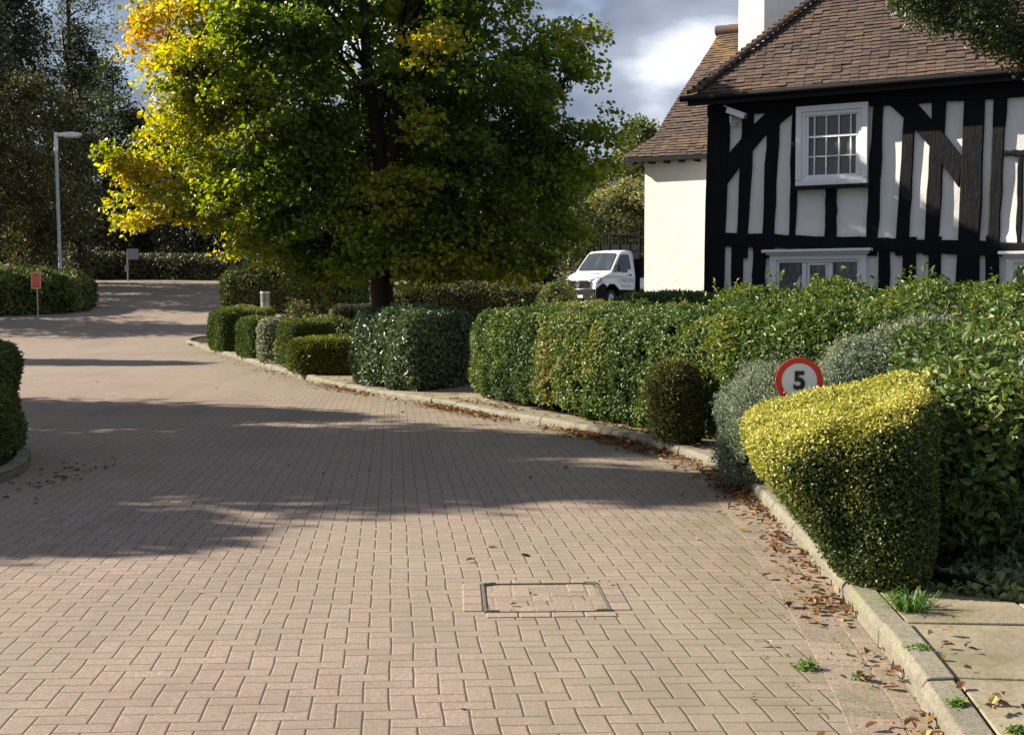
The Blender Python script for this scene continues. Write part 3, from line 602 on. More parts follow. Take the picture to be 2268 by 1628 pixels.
# --- the big autumn tree
def big_tree():
    rng = np.random.default_rng(41); zt = [2.0, 2.5, 3.0, 3.6, 4.2, 4.9, 5.5, 6.6, 7.4, 7.9, 8.4, 8.8]
    lf = [1.3, 2.5, 3.6, 4.55, 4.7, 4.6, 4.75, 4.85, 4.6, 3.9, 2.7, 1.0]; rt = [2.7, 3.7, 4.0, 4.05, 4.1, 4.0, 3.5, 3.1, 2.7, 2.3, 1.7, .7]
    rf = [1.3, 1.5, 1.4, 1.6, 1.9, 2.3, 2.6, 2.8, 2.6, 2.1, 1.3, .5]; rbk = [1.0, 1.6, 2.0, 2.3, 2.5, 2.6, 2.6, 2.5, 2.4, 2.0, 1.3, .5]
    P = []
    while len(P) < 1300:
        z = 2.05 + rng.random() ** 1.0 * 6.5; a = rng.uniform(0, 2 * np.pi); r = rng.random() ** .42
        w = np.interp(z, zt, rf) / 2.8
        if rng.random() > .45 + .55 * w: continue
        ex = np.interp(z, zt, lf) if math.cos(a) < 0 else np.interp(z, zt, rt)
        lob = 1 + .10 * math.sin(4 * a + 3.1 * z) + .08 * math.sin(7 * a - 2.3 * z)
        x = math.cos(a) * r * ex * lob * .95; y = math.sin(a) * r * np.interp(z, zt, rf if math.sin(a) < 0 else rbk) * lob
        if wobble(np.array([[x, y, z]]), .38, 44)[0] < -.45: continue
        if z > 4.6 and x > 1.5 and rng.random() < .45: continue
        if z > 3.9 and -.75 < x < .85 and y < .2 and rng.random() < .82: continue
        P.append((x, y, z))
    for (x0, z0, x1, z1, n_) in [(2.6, 5.4, 4.0, 6.1, 16), (2.7, 6.3, 4.0, 6.6, 12), (2.9, 4.6, 4.5, 4.85, 14), (3.0, 4.1, 4.2, 4.05, 12), (-4.2, 3.3, -4.9, 3.15, 9), (-4.4, 4.3, -5.1, 4.1, 9)]:
        for q in np.linspace(0, 1, n_): P.append((x0 + (x1 - x0) * q + rng.normal(0, .12), rng.normal(0, .5), z0 + (z1 - z0) * q + rng.normal(0, .16)))
    P = np.array(P)
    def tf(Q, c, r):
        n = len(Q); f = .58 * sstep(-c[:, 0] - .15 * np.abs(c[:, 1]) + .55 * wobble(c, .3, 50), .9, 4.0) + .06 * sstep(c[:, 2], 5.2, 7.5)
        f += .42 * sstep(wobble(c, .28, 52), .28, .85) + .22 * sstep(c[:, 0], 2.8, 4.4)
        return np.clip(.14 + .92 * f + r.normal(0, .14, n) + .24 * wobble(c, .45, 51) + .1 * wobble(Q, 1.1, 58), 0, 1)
    limbs = [([(0, 0, -.3), (0, 0, .9), (.03, 0, 2.2), (.02, .05, 3.3)], .24, .19), ([(.02, .05, 3.2), (-.05, .1, 4.4), (-.30, .1, 6.0), (-.35, .2, 8.0), (-.5, .2, 8.3)], .17, .03),
             ([(.02, .05, 3.2), (.22, .0, 4.3), (.30, -.1, 5.6), (.45, .1, 7.4), (.6, .2, 8.2)], .14, .02), ([(0, .05, 2.6), (-1.2, -.3, 4.0), (-2.6, -.5, 5.2), (-3.9, -.6, 5.8)], .09, .02),
             ([(0, .05, 2.9), (1.3, .2, 4.2), (2.4, .2, 5.0), (3.3, 0, 5.4)], .08, .02), ([(.0, .0, 2.4), (-.9, -.8, 3.2), (-1.8, -1.5, 4.0)], .04, .02), ([(.0, .0, 2.5), (.9, -.8, 3.3), (1.7, -1.4, 4.0)], .04, .02),
             ([(0, .05, 2.3), (-1.6, .2, 3.0), (-3.6, .1, 3.6)], .045, .015), ([(-.3, .1, 5.4), (-1.5, 1, 7.0), (-2.6, 1.5, 8)], .07, .02), ([(.02, .05, 2.2), (1.6, .1, 2.9), (3.3, -.1, 3.5)], .045, .015)]
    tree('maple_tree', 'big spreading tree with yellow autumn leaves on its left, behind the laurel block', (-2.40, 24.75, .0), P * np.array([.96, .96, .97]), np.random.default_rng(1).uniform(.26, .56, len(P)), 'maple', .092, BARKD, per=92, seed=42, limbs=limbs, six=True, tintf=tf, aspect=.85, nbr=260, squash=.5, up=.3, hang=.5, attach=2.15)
big_tree()

def simple_limbs(h, r, n, rng, spread, start=.35):
    L = [([(0, 0, -.3), (rng.normal(0, .1), rng.normal(0, .1), h * .35), (rng.normal(0, .3), rng.normal(0, .3), h * .7), (rng.normal(0, .4), 0, h * .95)], r, r * .15)]
    for k in range(n):
        a = rng.uniform(0, 6.28); z = h * rng.uniform(start, .75); s_ = spread * rng.uniform(.5, .9)
        L.append(([(0, 0, z), (math.cos(a) * s_ * .5, math.sin(a) * s_ * .5, z + h * .07), (math.cos(a) * s_, math.sin(a) * s_, z + h * rng.uniform(.1, .2))], r * .4, r * .08))
    return L
def bgtree(name, label, x, y, h, rx, ry, mat, leaf, z0=.5, n=260, per=60, seed=1, cr=.8, bark=BARKD, tint=.5, group=None, shell=.5, lob=.22, peak=.45, nbr=40, zb=None, tvar=.2, squash=.6, cat='tree', trunk=.22, hang=.2):
    rng = np.random.default_rng(seed); P = ell_pts(n, rx, ry, z0, h, rng, shell, lob, seed, peak)
    return tree(name, label, (x, y, float(land(x, y)) if zb is None else zb), P, rng.uniform(.7, 1.3, n) * cr, mat, leaf, bark, per, seed=seed + 1, limbs=simple_limbs(h, trunk, 7, rng, rx), tint=tint, tvar=tvar, nbr=nbr, group=group, squash=squash, cat=cat, hang=hang)
WOOD = 'trees behind the top of the drive'
bgtree('evergreen_tree', 'very dark tall ivy-clad evergreen at the left edge behind the lamp post', xat(0, 66), 66, 19, 3.1, 3, 'dark', .24, .3, 480, 75, 61, .95, group=WOOD, peak=.4, tint=.3)
bgtree('evergreen_tree', 'dark bushy evergreen leaning in from beyond the left edge', xat(-110, 58), 58, 17, 3.2, 3, 'dark', .24, .3, 330, 70, 62, .95, group=WOOD, tint=.35)
bgtree('ash_tree', 'tall thin airy ash with grey-green leaves against the sky, behind the lamp post', xat(165, 70), 70, 21, 3.0, 3, 'ash', .17, 5.5, 330, 30, 63, .9, group=WOOD, shell=.6, lob=.3, nbr=150, tint=.5, peak=.5, trunk=.2)
bgtree('ivy_tree', 'slim ivy-covered trunk with dark tufts, beside the airy ash', xat(178, 69), 69, 13.5, 1.3, 1.2, 'dark', .2, .3, 150, 55, 64, .75, group=WOOD, tint=.45, peak=.35)
bgtree('willow_tree', 'drooping brownish olive tree hanging behind the lamp post', xat(80, 61), 61, 9.6, 3.0, 2.2, 'brown', .2, 1.6, 230, 46, 65, .9, group=WOOD, shell=.4, nbr=110, squash=.9, tint=.45, hang=1.2, bark=TWIG)
bgtree('evergreen_tree', 'dark undergrowth tree behind the lamp post, low and dense', xat(110, 78), 78, 6.8, 4.0, 2.2, 'dark', .22, .0, 330, 60, 66, .9, group=WOOD, tint=.2, peak=.35)
bgtree('evergreen_tree', 'dark dense tree behind the yellow side of the big tree', xat(310, 82), 82, 9.5, 3.4, 2.5, 'dark', .24, .3, 300, 60, 67, .9, group=WOOD, tint=.55, peak=.4)
bgtree('shade_tree', 'grey-green mid-height tree between the ash and the yellow leaves', xat(235, 82), 82, 12.5, 3.6, 2.5, 'mid', .24, 1, 240, 52, 68, .9, group=WOOD, tint=.2)
bgtree('shade_tree', 'dull green tree seen through the left part of the big crown', xat(450, 78), 78, 10.5, 4.4, 3, 'dark', .26, .2, 330, 60, 69, 1., group=WOOD, tint=.6)
bgtree('shade_tree', 'reddish brown tree under the left part of the big crown', xat(600, 80), 80, 8, 4.0, 3, 'brown', .26, .2, 280, 60, 70, 1., group=WOOD, tint=.4)
bgtree('shade_tree', 'dark green tree directly behind the big trunk', xat(800, 74), 74, 9, 4.8, 3, 'dark', .26, .2, 330, 60, 71, 1., group=WOOD, tint=.55)
bgtree('shade_tree', 'mid green tree behind the right part of the big crown', xat(1010, 72), 72, 9.5, 4.4, 3, 'mid', .26, .2, 330, 60, 72, 1., group=WOOD, tint=.15)
bgtree('shade_tree', 'dark shrubby tree left of the white truck', xat(1190, 69), 69, 7.8, 3.2, 2.4, 'dark', .22, .1, 330, 60, 73, .8, group=WOOD, tint=.75)
bgtree('olive_bush', 'pale olive flowering bush behind the truck cage', xat(1385, 66), 66, 5.2, 2.9, 1.8, 'olive', .17, .2, 240, 70, 74, .7, group=WOOD, tint=.55, cat='bush')
bgtree('olive_bush', 'yellowish olive bush left of the truck cage', xat(1285, 65), 65, 3.9, 1.6, 1.5, 'olive', .16, .1, 130, 60, 75, .6, group=WOOD, tint=.3, cat='bush')
bgtree('shade_tree', 'green tree rising behind the eaves of the cream wing', xat(1415, 84), 84, 9.0, 3.0, 2.5, 'mid', .24, .5, 280, 60, 76, .85, group=WOOD, tint=.5)
bgtree('shade_tree', 'distant olive green tree top beside the wing roof', xat(1560, 92), 92, 10.4, 5.0, 3, 'olive', .26, .5, 260, 55, 77, 1., group=WOOD, tint=.1)
# trees beyond the left edge whose shade falls across the drive
for k, (x, y, h, rx, ry, z0) in enumerate([(-12.6, 10.9, 6.2, 1.4, 1.3, 2.2), (-14.0, 14.2, 10.0, 2.5, 2.3, 2.0), (-14.6, 17.2, 9.8, 2.5, 2.5, 1.8), (-15.6, 20.4, 8.0, 2.4, 2.1, 1.4), (-22, 35.6, 8.2, 2.8, 1.2, 4.6), (-26, 49.2, 9.8, 4.2, 3.6, 1.5)]):
    bgtree('roadside_tree', ['low dense tree just outside the near left corner', 'small dense tree beyond the near left hedge', 'rounder dense tree behind the near left hedge', 'tallest tree beyond the near left hedge', 'tree beyond the left end of the cross road', 'farther tree beyond the left end of the cross road'][k],
           x, y, h, rx, ry, 'mid', .24, z0, 300, 52, 90 + k, .8, group='trees left of the drive', nbr=30, peak=.45)

# branch hanging in at the top right
def overhang():
    rng = np.random.default_rng(55); pts = []
    base = np.array([8.2, 15.2, 0])
    for _ in range(230):
        u = rng.random(); px = 1975 + 420 * u + rng.normal(0, 12); low = np.interp(px, [1960, 2050, 2120, 2180, 2240, 2268, 2420], [5, 52, 80, 98, 140, 158, 200]); py = low - abs(rng.normal(0, 75)) - 12
        pts.append(at(px, py, rng.uniform(13.6, 15.4)) - base)
    for _ in range(70):
        pts.append(np.array([rng.uniform(-2.0, 2), rng.uniform(-1.5, 1.5), rng.uniform(5.8, 8)]))
    pts = np.array(pts)
    limbs = [([(0, 0, -.3), (0, 0, 2.5), (-.2, 0, 5), (-.1, .1, 8)], .22, .05), ([(-.05, 0, 4.2), (-1.2, -.4, 5.0), (-2.6, -.7, 5.0), (-3.6, -.8, 4.9)], .08, .012), ([(-.1, 0, 4.6), (-1.0, -.6, 5.2), (-2.0, -1.0, 5.0)], .06, .012)]
    tree('yew_tree', 'dark leafy bough hanging in at the top right over the roof', base, pts, rng.uniform(.12, .26, len(pts)), 'overhang', .048, BARKD, per=105, seed=56, limbs=limbs, six=False, tint=.5, aspect=.5, nbr=220, squash=.9, hang=1.1)
overhang()

# ------------------------------------------------------------------ the timber framed house
HC = np.array([3.54, 24.0, 0.0]); HROT = math.atan2(-.512, .859)
house = empty('timber_framed_house', HC, 'black and white timber framed house with brown tiled roof and cream rendered wing', 'house', HROT)
def hp(name, mb, mat, smooth=False, parent=None, bv=0):
    o = mb.build(name, mat, parent or house, smooth); 
    recalc(o)
    if bv: bevel(o, bv, 2)
    return o
LEN, DEP, GZ = 10.0, 6.5, .2
# plaster: finely gridded so that it bellies between the studs
def plaster():
    mb = MB(); us = np.linspace(0, LEN, 260); zs = np.linspace(GZ, 5.05, 90); U_, Z_ = np.meshgrid(us, zs)
    Yv = .045 + .010 * np.sin(U_ * 5.1 + Z_ * 1.3) + .007 * np.sin(U_ * 2.3 - Z_ * 3.1) - .022 * np.exp(-((Z_ - (2.82 - U_ * .06)) / .10) ** 2)
    n = len(us); i = np.arange(len(zs) - 1)[:, None] * n; j = np.arange(n - 1)[None]
    fa = np.stack([i + j, i + j + 1, i + n + j + 1, i + n + j], -1).reshape(-1, 4); mb.add(np.stack([U_, Yv, Z_], -1).reshape(-1, 3), fa); return mb
hp('plaster_infill', plaster(), PLASTER, True)
mb = MB(); mb.box((LEN / 2, DEP / 2 + .1, 2.6), (LEN - .12, DEP - .1, 4.9)); hp('wall', mb, PLASTER)
mb = MB(); mb.box((LEN / 2, -.02, .12), (LEN + .1, .12, .5)); hp('plinth', mb, CONC)
trng = np.random.default_rng(7)
def timber(name, ub, ut, z0, z1, front=-.02, back=.07):
    mb = MB(); n = 9; zs = np.linspace(z0, z1, n); V = []
    sd1 = trng.integers(1, 999)
    for q, z in enumerate(zs):
        f = q / (n - 1); a = ub[0] * (1 - f) + ut[0] * f; b = ub[1] * (1 - f) + ut[1] * f
        a += trng.normal(0, .008); b += trng.normal(0, .008); fr = front + trng.normal(0, .003)
        V += [(a, back, z), (a, fr + .008, z), (a + .012, fr, z), (b - .012, fr, z), (b, fr + .008, z), (b, back, z)]
    fs = [(q * 6 + k, q * 6 + (k + 1) % 6, q * 6 + 6 + (k + 1) % 6, q * 6 + 6 + k) for q in range(n - 1) for k in range(6)] + [(0, 1, 2, 3, 4, 5), tuple(range(6 * n - 6, 6 * n))]
    mb.add(V, fs); return hp(name, mb, TIMBER)
timber('corner_post', (-.14, .20), (-.03, .36), GZ, 4.98, -.05)
for ub, ut in [((.49, .69), (.58, .79)), ((.97, 1.17), (1.05, 1.27)), ((1.45, 1.56), (1.50, 1.61)), ((2.79, 2.99), (2.89, 3.06)), ((3.29, 3.50), (3.42, 3.60)), ((3.76, 3.99), (3.86, 4.07)), ((4.75, 4.93), (4.82, 5.03)), ((6.1, 6.3), (6.1, 6.32)), ((6.75, 6.95), (6.8, 7.0)), ((7.4, 7.6), (7.4, 7.62)), ((8.6, 8.8), (8.6, 8.8))]:
    timber('stud', ub, ut, 2.3, 4.86)
timber('stud', (2.09, 2.28), (2.10, 2.28), 2.4, 3.5); timber('post', (4.25, 4.60), (4.37, 4.69), GZ, 4.9, -.045); timber('post', (8.0, 8.3), (8.0, 8.32), GZ, 4.9, -.045)
timber('stud', (5.19, 5.27), (5.21, 5.29), 2.3, 3.86)
for ub in [(.40, .59), (.79, 1.0), (3.0, 3.18), (3.40, 3.61), (3.82, 4.03), (4.72, 4.93), (6.75, 6.95), (7.4, 7.6), (8.7, 8.9), (9.3, 9.5)]: timber('stud', ub, (ub[0] + .02, ub[1] + .02), GZ, 2.6)
def rail(name, u0, u1, z0a, z1a, z0b, z1b, front):
    mb = MB(); n = 40; V = []
    for q in range(n):
        f = q / (n - 1); u = u0 + (u1 - u0) * f; a = z0a + (z0b - z0a) * f + trng.normal(0, .007); b = z1a + (z1b - z1a) * f + trng.normal(0, .007); fr = front + trng.normal(0, .003)
        V += [(u, .07, a), (u, fr + .01, a), (u, fr, a + .012), (u, fr, b - .03), (u, fr + .02, b), (u, .07, b)]
    fs = [(q * 6 + k, q * 6 + (k + 1) % 6, q * 6 + 6 + (k + 1) % 6, q * 6 + 6 + k) for q in range(n - 1) for k in range(6)] + [(0, 1, 2, 3, 4, 5), tuple(range(6 * n - 6, 6 * n))]
    mb.add(V, fs); return hp(name, mb, TIMBER)
rail('rail', .15, LEN, 2.53, 2.76, 1.98, 2.20, -.033)
rail('wall_plate', -.05, LEN, 4.82, 5.02, 4.70, 5.02, -.06)
rail('rail', 5.0, 8.1, 3.84, 3.93, 3.82, 3.91, -.028)
def brace(poly):
    P = np.array(poly, float); mb = MB(); mb.prism([tuple(p) for p in P], -.028, .06); return hp('brace', mb, TIMBER, bv=.008)
brace([(.27, 3.58), (.62, 4.02), (1.0, 4.42), (1.53, 4.80), (1.53, 4.9), (1.13, 4.9), (.78, 4.60), (.27, 4.07)])
brace([(3.13, 4.82), (3.5, 4.46), (3.9, 3.98), (4.30, 3.38), (4.36, 3.84), (4.05, 4.26), (3.78, 4.58), (3.58, 4.82)])
# eaves
mb = MB(); mb.box((LEN / 2 - .1, -.19, 5.035), (LEN + .35, .30, .03)); mb.box((LEN / 2 - .1, -.335, 5.06), (LEN + .4, .03, .17)); hp('fascia', mb, BLACKP)
mb = MB(); pts = np.array([(u, -.40, 5.10) for u in np.linspace(-.42, LEN, 12)]); mb.tube(pts, .055, 10); hp('gutter', mb, BLACKP, True)
# roof tiles
def tiles(u_lo, u_hi, smax, P0, pitch, seed, gauge=.088, w=.155):
    rg = np.random.default_rng(seed); mb = MB(); c, s_ = math.cos(pitch), math.sin(pitch); k = 0; s0 = 0.0
    up = np.array([0, c, s_]); nr = np.array([0, -s_, c]); ax = np.array([1, 0, 0])
    while s0 < smax:
        a, b = u_lo(s0 + .05), u_hi(s0 + .05); u = a - (w * .5 if k % 2 else 0)
        sag = .012 * math.sin(k * .9)
        while u < b:
            l, r = max(u, a), min(u + w - .004, b)
            if r - l > .03:
                lift = rg.normal(0, .004); th = .022; dl = rg.normal(0, .004)
                base = np.array(P0) + up * (s0 + dl + .010 * math.sin(u * 1.7 + k * .3)) + nr * (.020 + lift + .012 * math.sin(u * 1.1 + k * .17))
                q = [base + ax * l, base + ax * r, base + ax * r + up * (gauge + .045) - nr * .026, base + ax * l + up * (gauge + .045) - nr * .026]
                q = [p + nr * rg.normal(0, .0015) for p in q]
                mb.add(np.array(q + [p - nr * th for p in q]), [(0, 1, 2, 3), (0, 4, 5, 1), (0, 3, 7, 4), (1, 5, 6, 2)])
            u += w
        s0 += gauge; k += 1
    return mb
PM = R(50); cs = math.cos(PM)
hipu = lambda s_: -.25 + s_ * cs * 1.17
SM = 4.6
hp('roof', tiles(hipu, lambda s_: LEN + .3, SM, (0, -.35, 5.11), PM, 3), TILE)
mb = MB(); c, s_ = math.cos(PM), math.sin(PM)      # boarding under the tiles, the hip end and the back slope
A = (-.22, -.31, 5.09); T0 = (-.25 + SM * c * 1.17, -.35 + SM * c, 5.08 + SM * s_); Bq = (LEN + .3, -.31, 5.09); T1 = (LEN + .3, -.35 + SM * c, 5.08 + SM * s_)
Y2 = 2 * (-.35 + SM * c) + .35; A2_ = (-.22, Y2, 5.09); B2_ = (LEN + .3, Y2, 5.09)
mb.add([A, Bq, T1, T0, A2_, B2_], [(0, 1, 2, 3), (0, 3, 4), (3, 2, 5, 4), (1, 5, 2), (0, 4, 5, 1)]); hp('roof_boarding', mb, simple('roof_underside', (.06, .045, .04), .9))
def hiptiles():
    mb = MB(); rg = np.random.default_rng(4); d = np.array([c * 1.17, c, s_]); dl = np.linalg.norm(d); nn_ = int(SM / .10)
    side = np.array([.66, -.75, 0]); nrm = np.array([-.30, -.38, .87]); dd = d / dl
    side = np.cross(dd, nrm); side /= np.linalg.norm(side)
    for k in range(nn_):
        p = np.array([-.25, -.35, 5.14]) + d * (k * .10) + nrm * .02; L_ = dd * .24; V = []
        for e in (0, 1):
            for a in np.linspace(-1, 1, 7):
                r = .115 if e == 0 else .085; V.append(p + L_ * e + side * math.sin(a * 1.2) * r + nrm * (math.cos(a * 1.2) - .75) * r * 1.2 + nrm * (.075 if e == 0 else 0))
        V2 = [v - nrm * .018 for v in V[:7]]
        mb.add(np.array(V + V2), [(i, i + 1, i + 8, i + 7) for i in range(6)] + [(i, i + 14, i + 15, i + 1) for i in range(6)])
    return mb
hp('hip_tiles', hiptiles(), TILE)
# sash window
win = MB()
def ringbox(mb, u0, u1, z0, z1, t, y0, y1, tb=None):
    tb = tb or t
    mb.box(((u0 + u1) / 2, (y0 + y1) / 2, z1 - t / 2), (u1 - u0, y1 - y0, t)); mb.box(((u0 + u1) / 2, (y0 + y1) / 2, z0 + tb / 2), (u1 - u0, y1 - y0, tb))
    for a in (u0 + t / 2, u1 - t / 2): mb.box((a, (y0 + y1) / 2, (z0 + z1) / 2), (t, y1 - y0, z1 - z0 - t - tb))
mb = MB(); ringbox(mb, 1.59, 2.83, 3.51, 4.86, .10, -.10, .06, .09); ringbox(mb, 1.69, 2.73, 3.60, 4.76, .06, -.065, .06, .05)
wf = hp('window', mb, WHITE, bv=.008)
mb = MB(); mb.box((2.21, .012, 4.18), (.94, .01, 1.10)); hp('pane', mb, simple('blind_pane', (.075, .078, .07), .15, var=.35, scale=2), parent=wf)
mb = MB(); ringbox(mb, 1.75, 2.67, 3.63, 4.73, .05, -.04, .0, .06)
for f in (.125, .375, .64, .885): mb.box((1.80 + f * .82, -.02, 4.18), (.022, .03, 1.02))
mb.box((2.21, -.028, 4.335), (.86, .035, .035)); mb.box((2.21, -.018, 4.0), (.86, .03, .022)); hp('sash', mb, WHITE, parent=wf)
mb = MB(); mb.box((2.30, .03, 3.95), (.20, .008, .6)); mb.box((2.05, .032, 4.1), (.12, .008, .9)); mb.box((2.52, .032, 4.1), (.16, .008, .9))
mb = MB(); mb.box((2.21, -.07, 3.475), (1.34, .14, .06)); hp('sill', mb, BLACKP, parent=wf, bv=.006)
# ground floor windows
def lower_window(u0, w, zt):
    mb = MB(); ringbox(mb, u0, u0 + w, .85, zt, .12, -.07, .06); ringbox(mb, u0 + .12, u0 + w - .12, .97, zt - .12, .045, -.04, .06)
    a, b = u0 + .165, u0 + w - .165; t3 = (b - a) / 3
    for k in (1, 2): mb.box((a + t3 * k, -.01, (zt + .85) / 2), (.075, .09, zt - 1.2))
    ringbox(mb, a + t3 + .045, b - t3 - .045, 1.02, zt - .17, .045, -.03, .03)
    wf = hp('window', mb, WHITE, bv=.008)
    mb = MB(); mb.box(((a + b) / 2, .035, (zt + .85) / 2), (b - a + .06, .01, zt - 1.15)); hp('pane', mb, GLASSD, parent=wf)
    mb = MB(); n = int((b - a) / .115)
    for k in range(n + 1):
        x = a + (b - a) * k / n; mb.box((x, .026, (zt + .85) / 2), (.012, .006, zt - 1.2))
        if k < n:
            for z in np.arange(1.05, zt - .3, .26):
                x2 = a + (b - a) * (k + 1) / n; mb.tube([(x, .024, z), (x2, .024, z + .26)], .004, 4); mb.tube([(x2, .022, z), (x, .022, z + .26)], .004, 4)
    hp('grille', mb, simple('grille_paint', (.10, .115, .11), .5), parent=wf)
    mb = MB(); mb.box((u0 + w / 2, -.10, zt + .035), (w + .20, .20, .05)); mb.box((u0 + w / 2, -.075, zt - .01), (w + .08, .12, .04)); hp('hood', mb, WHITE, parent=wf, bv=.008)
lower_window(1.13, 1.70, 2.37); lower_window(5.06, 1.6, 2.27)
# rear wing
W0, WY = -2.58, 2.74
mb = MB(); mb.box((W0 / 2 + 1.5, WY + 2.5, 2.35), (-W0 + 3.0, 5.0, 4.5)); hp('rendered_wall', mb, RENDER)
PW = R(45); cw = math.cos(PW)
wl = lambda s_: np.interp(s_ * cw, [0, .25, .45, 1.6, 3.0], [-3.0, -2.72, -2.5, -2.3, -2.08])
hp('wing_roof', tiles(wl, lambda s_: 2.5, 4.2, (0, 2.52, 4.47), PW, 6), TILE2)
mb = MB(); s2 = 4.2
mb.add([(-2.6, 2.60, 4.45), (2.5, 2.60, 4.45), (2.5, 2.56 + s2 * cw, 4.42 + s2 * cw), (-1.95, 2.56 + s2 * cw, 4.42 + s2 * cw), (-2.38, 3.0, 4.84), (-1.9, 8.5, 4.45), (2.5, 8.5, 4.45)], [(0, 1, 2, 3, 4), (0, 4, 3, 5), (3, 2, 6, 5), (0, 5, 6, 1)]); hp('roof_boarding', mb, simple('wing_underside', (.07, .05, .04), .9))
mb = MB(); mb.box((-.25, 2.53, 4.42), (5.4, .03, .09)); mb.box((-.25, 2.66, 4.40), (5.4, .24, .02))
for u in np.arange(-2.7, .6, .33): mb.box((u, 2.64, 4.37), (.07, .20, .07))
hp('fascia', mb, BLACKP)
mb = MB(); mb.box((-.47, 4.6, 7.0), (.56, 2.8, 5.5)); hp('chimney', mb, RENDER, bv=.02)
mb = MB(); P_ = [(u, 2.52 + s2 * cw, 4.50 + s2 * cw) for u in np.arange(-2.15, 2.5, .3)]
for q in range(len(P_) - 1): mb.tube([P_[q], P_[q + 1]], [.12, .11], 10)
hp('ridge_tiles', mb, TILE2, True)
# camera on the wall
def hw(u, y, z): 
    ca, sa = math.cos(HROT), math.sin(HROT); return (HC[0] + u * ca - y * sa, HC[1] + u * sa + y * ca, z)
cctv = empty('security_camera', hw(.45, -.05, 4.78), 'white bullet security camera under the left eaves of the house', 'camera', HROT)
rx = Matrix.Rotation(R(22), 3, 'Y')
mb = MB(); mb.box((.10, -.16, .03), (.36, .10, .10), rot=rx); o = mb.build('housing', WHITE, cctv); bevel(o, .015, 2)
mb = MB(); mb.box((.085, -.16, .092), (.42, .13, .012), rot=rx); mb.build('sun_shield', WHITE, cctv)
mb = MB(); mb.tube([(.285, -.16, -.045), (.30, -.16, -.052)], .04, 12); mb.build('lens', GLASSD, cctv)
mb = MB(); mb.tube([(-.02, .04, -.12), (-.02, -.10, -.12), (.0, -.16, -.01)], .022, 8); mb.tube([(-.02, .045, -.12), (-.02, .0, -.12)], .05, 10); mb.build('bracket', WHITE, cctv)

# outbuilding glimpsed through the trees
ob = empty('outbuilding', (xat(1312, 88), 88, float(hill(88))), 'pale weatherboarded outbuilding glimpsed through leaves above the truck', 'building')
mb = MB(); mb.box((0, 0, 1.6), (3.2, 3, 5.4)); mb.build('wall', simple('outbuilding_wall', (.5, .5, .5), .6), ob)
mb = MB()
for k in range(18): mb.box((0, -1.52 - .01, .2 + k * .23), (3.2, .03, .2), rot=Matrix.Rotation(R(8), 3, 'X'))
mb.build('weatherboards', WHITE, ob)
mb = MB(); mb.prism([(-1.7, 4.25), (1.7, 4.25), (0, 5.6)], -1.7, 1.7); mb.build('roof', simple('slate', (.12, .13, .14), .6), ob)
mb = MB(); mb.tube([(-1.0, -2.2, -1), (-1.0, -2.2, 5.4)], .05, 8); props(mb.build('pole', GALV, loc=(xat(1312, 88), 88, float(hill(88)))), 'slim grey pole in front of the pale outbuilding', 'pole')

# ------------------------------------------------------------------ truck
VW = simple('van_white', (.80, .81, .82), .25, var=.03); PLAS = simple('black_plastic', (.011, .0115, .012), .75, spec=.15); VGL = simple('tinted_glass', (.03, .04, .045), .05, spec=.8, var=.2)
CHR = simple('chrome', (.75, .76, .77), .15, 1.0, var=.03); RUB = simple('rubber', (.018, .018, .018), .8); LGT = simple('headlight_glass', (.28, .30, .32), .12, spec=.9, var=.3, scale=9); BLKM = simple('black_steel', (.008, .008, .009), .8, spec=.1)
TR = 49.0
fx_, fy_ = -math.sin(R(TR - 8)), -math.cos(R(TR - 8)); truck_px, truck_Y = 1318, 54.0
truck = empty('tipper_truck', (xat(1283, 55.0), 55.0, 1.33), 'white cab tipper truck with a black mesh cage parked beside the cream wall', 'truck', math.atan2(fy_, fx_)); truck.scale = (.94, .95, .96)
# local: +x forward, +y left of the truck
prof = [(0.0, .32), (.02, .62), (-.02, 1.0), (-.14, 1.14), (-.55, 1.32), (-.98, 1.46), (-1.40, 1.93), (-1.72, 2.27), (-1.92, 2.37), (-2.30, 2.42), (-2.62, 2.40), (-2.74, 2.28), (-2.76, 1.3), (-2.76, .45), (-1.55, .42), (-1.50, .78), (-1.2, .95), (-.85, .95), (-.58, .75), (-.52, .36)]
def halfw(x, z): return (1.0 - .15 * float(sstep(z, 1.2, 2.45)) - .03 * float(sstep(-z, -.8, -.3))) * (1 - .12 * float(sstep(x, -.5, .05)))
mb = MB(); n = len(prof); V = [(x, sg * halfw(x, z), z) for sg in (-1, 1) for x, z in prof]
mid = [(x + (.06 if x > -.2 else 0), 0, z + (.03 if (z > 1.1 and x > -2.7) else 0)) for x, z in prof]; V += mid
fs = [(i, (i + 1) % n, 2 * n + (i + 1) % n, 2 * n + i) for i in range(n)] + [(2 * n + i, 2 * n + (i + 1) % n, n + (i + 1) % n, n + i) for i in range(n)]
from mathutils.geometry import tessellate_polygon
tri = tessellate_polygon([[Vector((x, z, 0)) for x, z in prof]])
fs += [tuple(t) for t in tri] + [tuple(n + q for q in t[::-1]) for t in tri]
mb.add(V, fs); cab = recalc(mb.build('cab', VW, truck)); bevel(cab, .05, 3)
def quadp(name, pts, mat, parent=truck, th=.02, nrm=None):
    P = np.array(pts, float); nn = np.cross(P[1] - P[0], P[2] - P[0]); nn /= np.linalg.norm(nn); 
    if nrm is not None and nn @ np.array(nrm) < 0: nn = -nn
    m_ = len(P); mb = MB(); mb.add(np.vstack([P + nn * th, P - nn * .02]), [tuple(range(m_)), tuple(range(2 * m_ - 1, m_ - 1, -1))] + [(i, i + m_, (i + 1) % m_ + m_, (i + 1) % m_) for i in range(m_)])
    return recalc(mb.build(name, mat, parent))
def sw(x, z, sg, e=.012): return (x, sg * (halfw(x, z) + e), z)
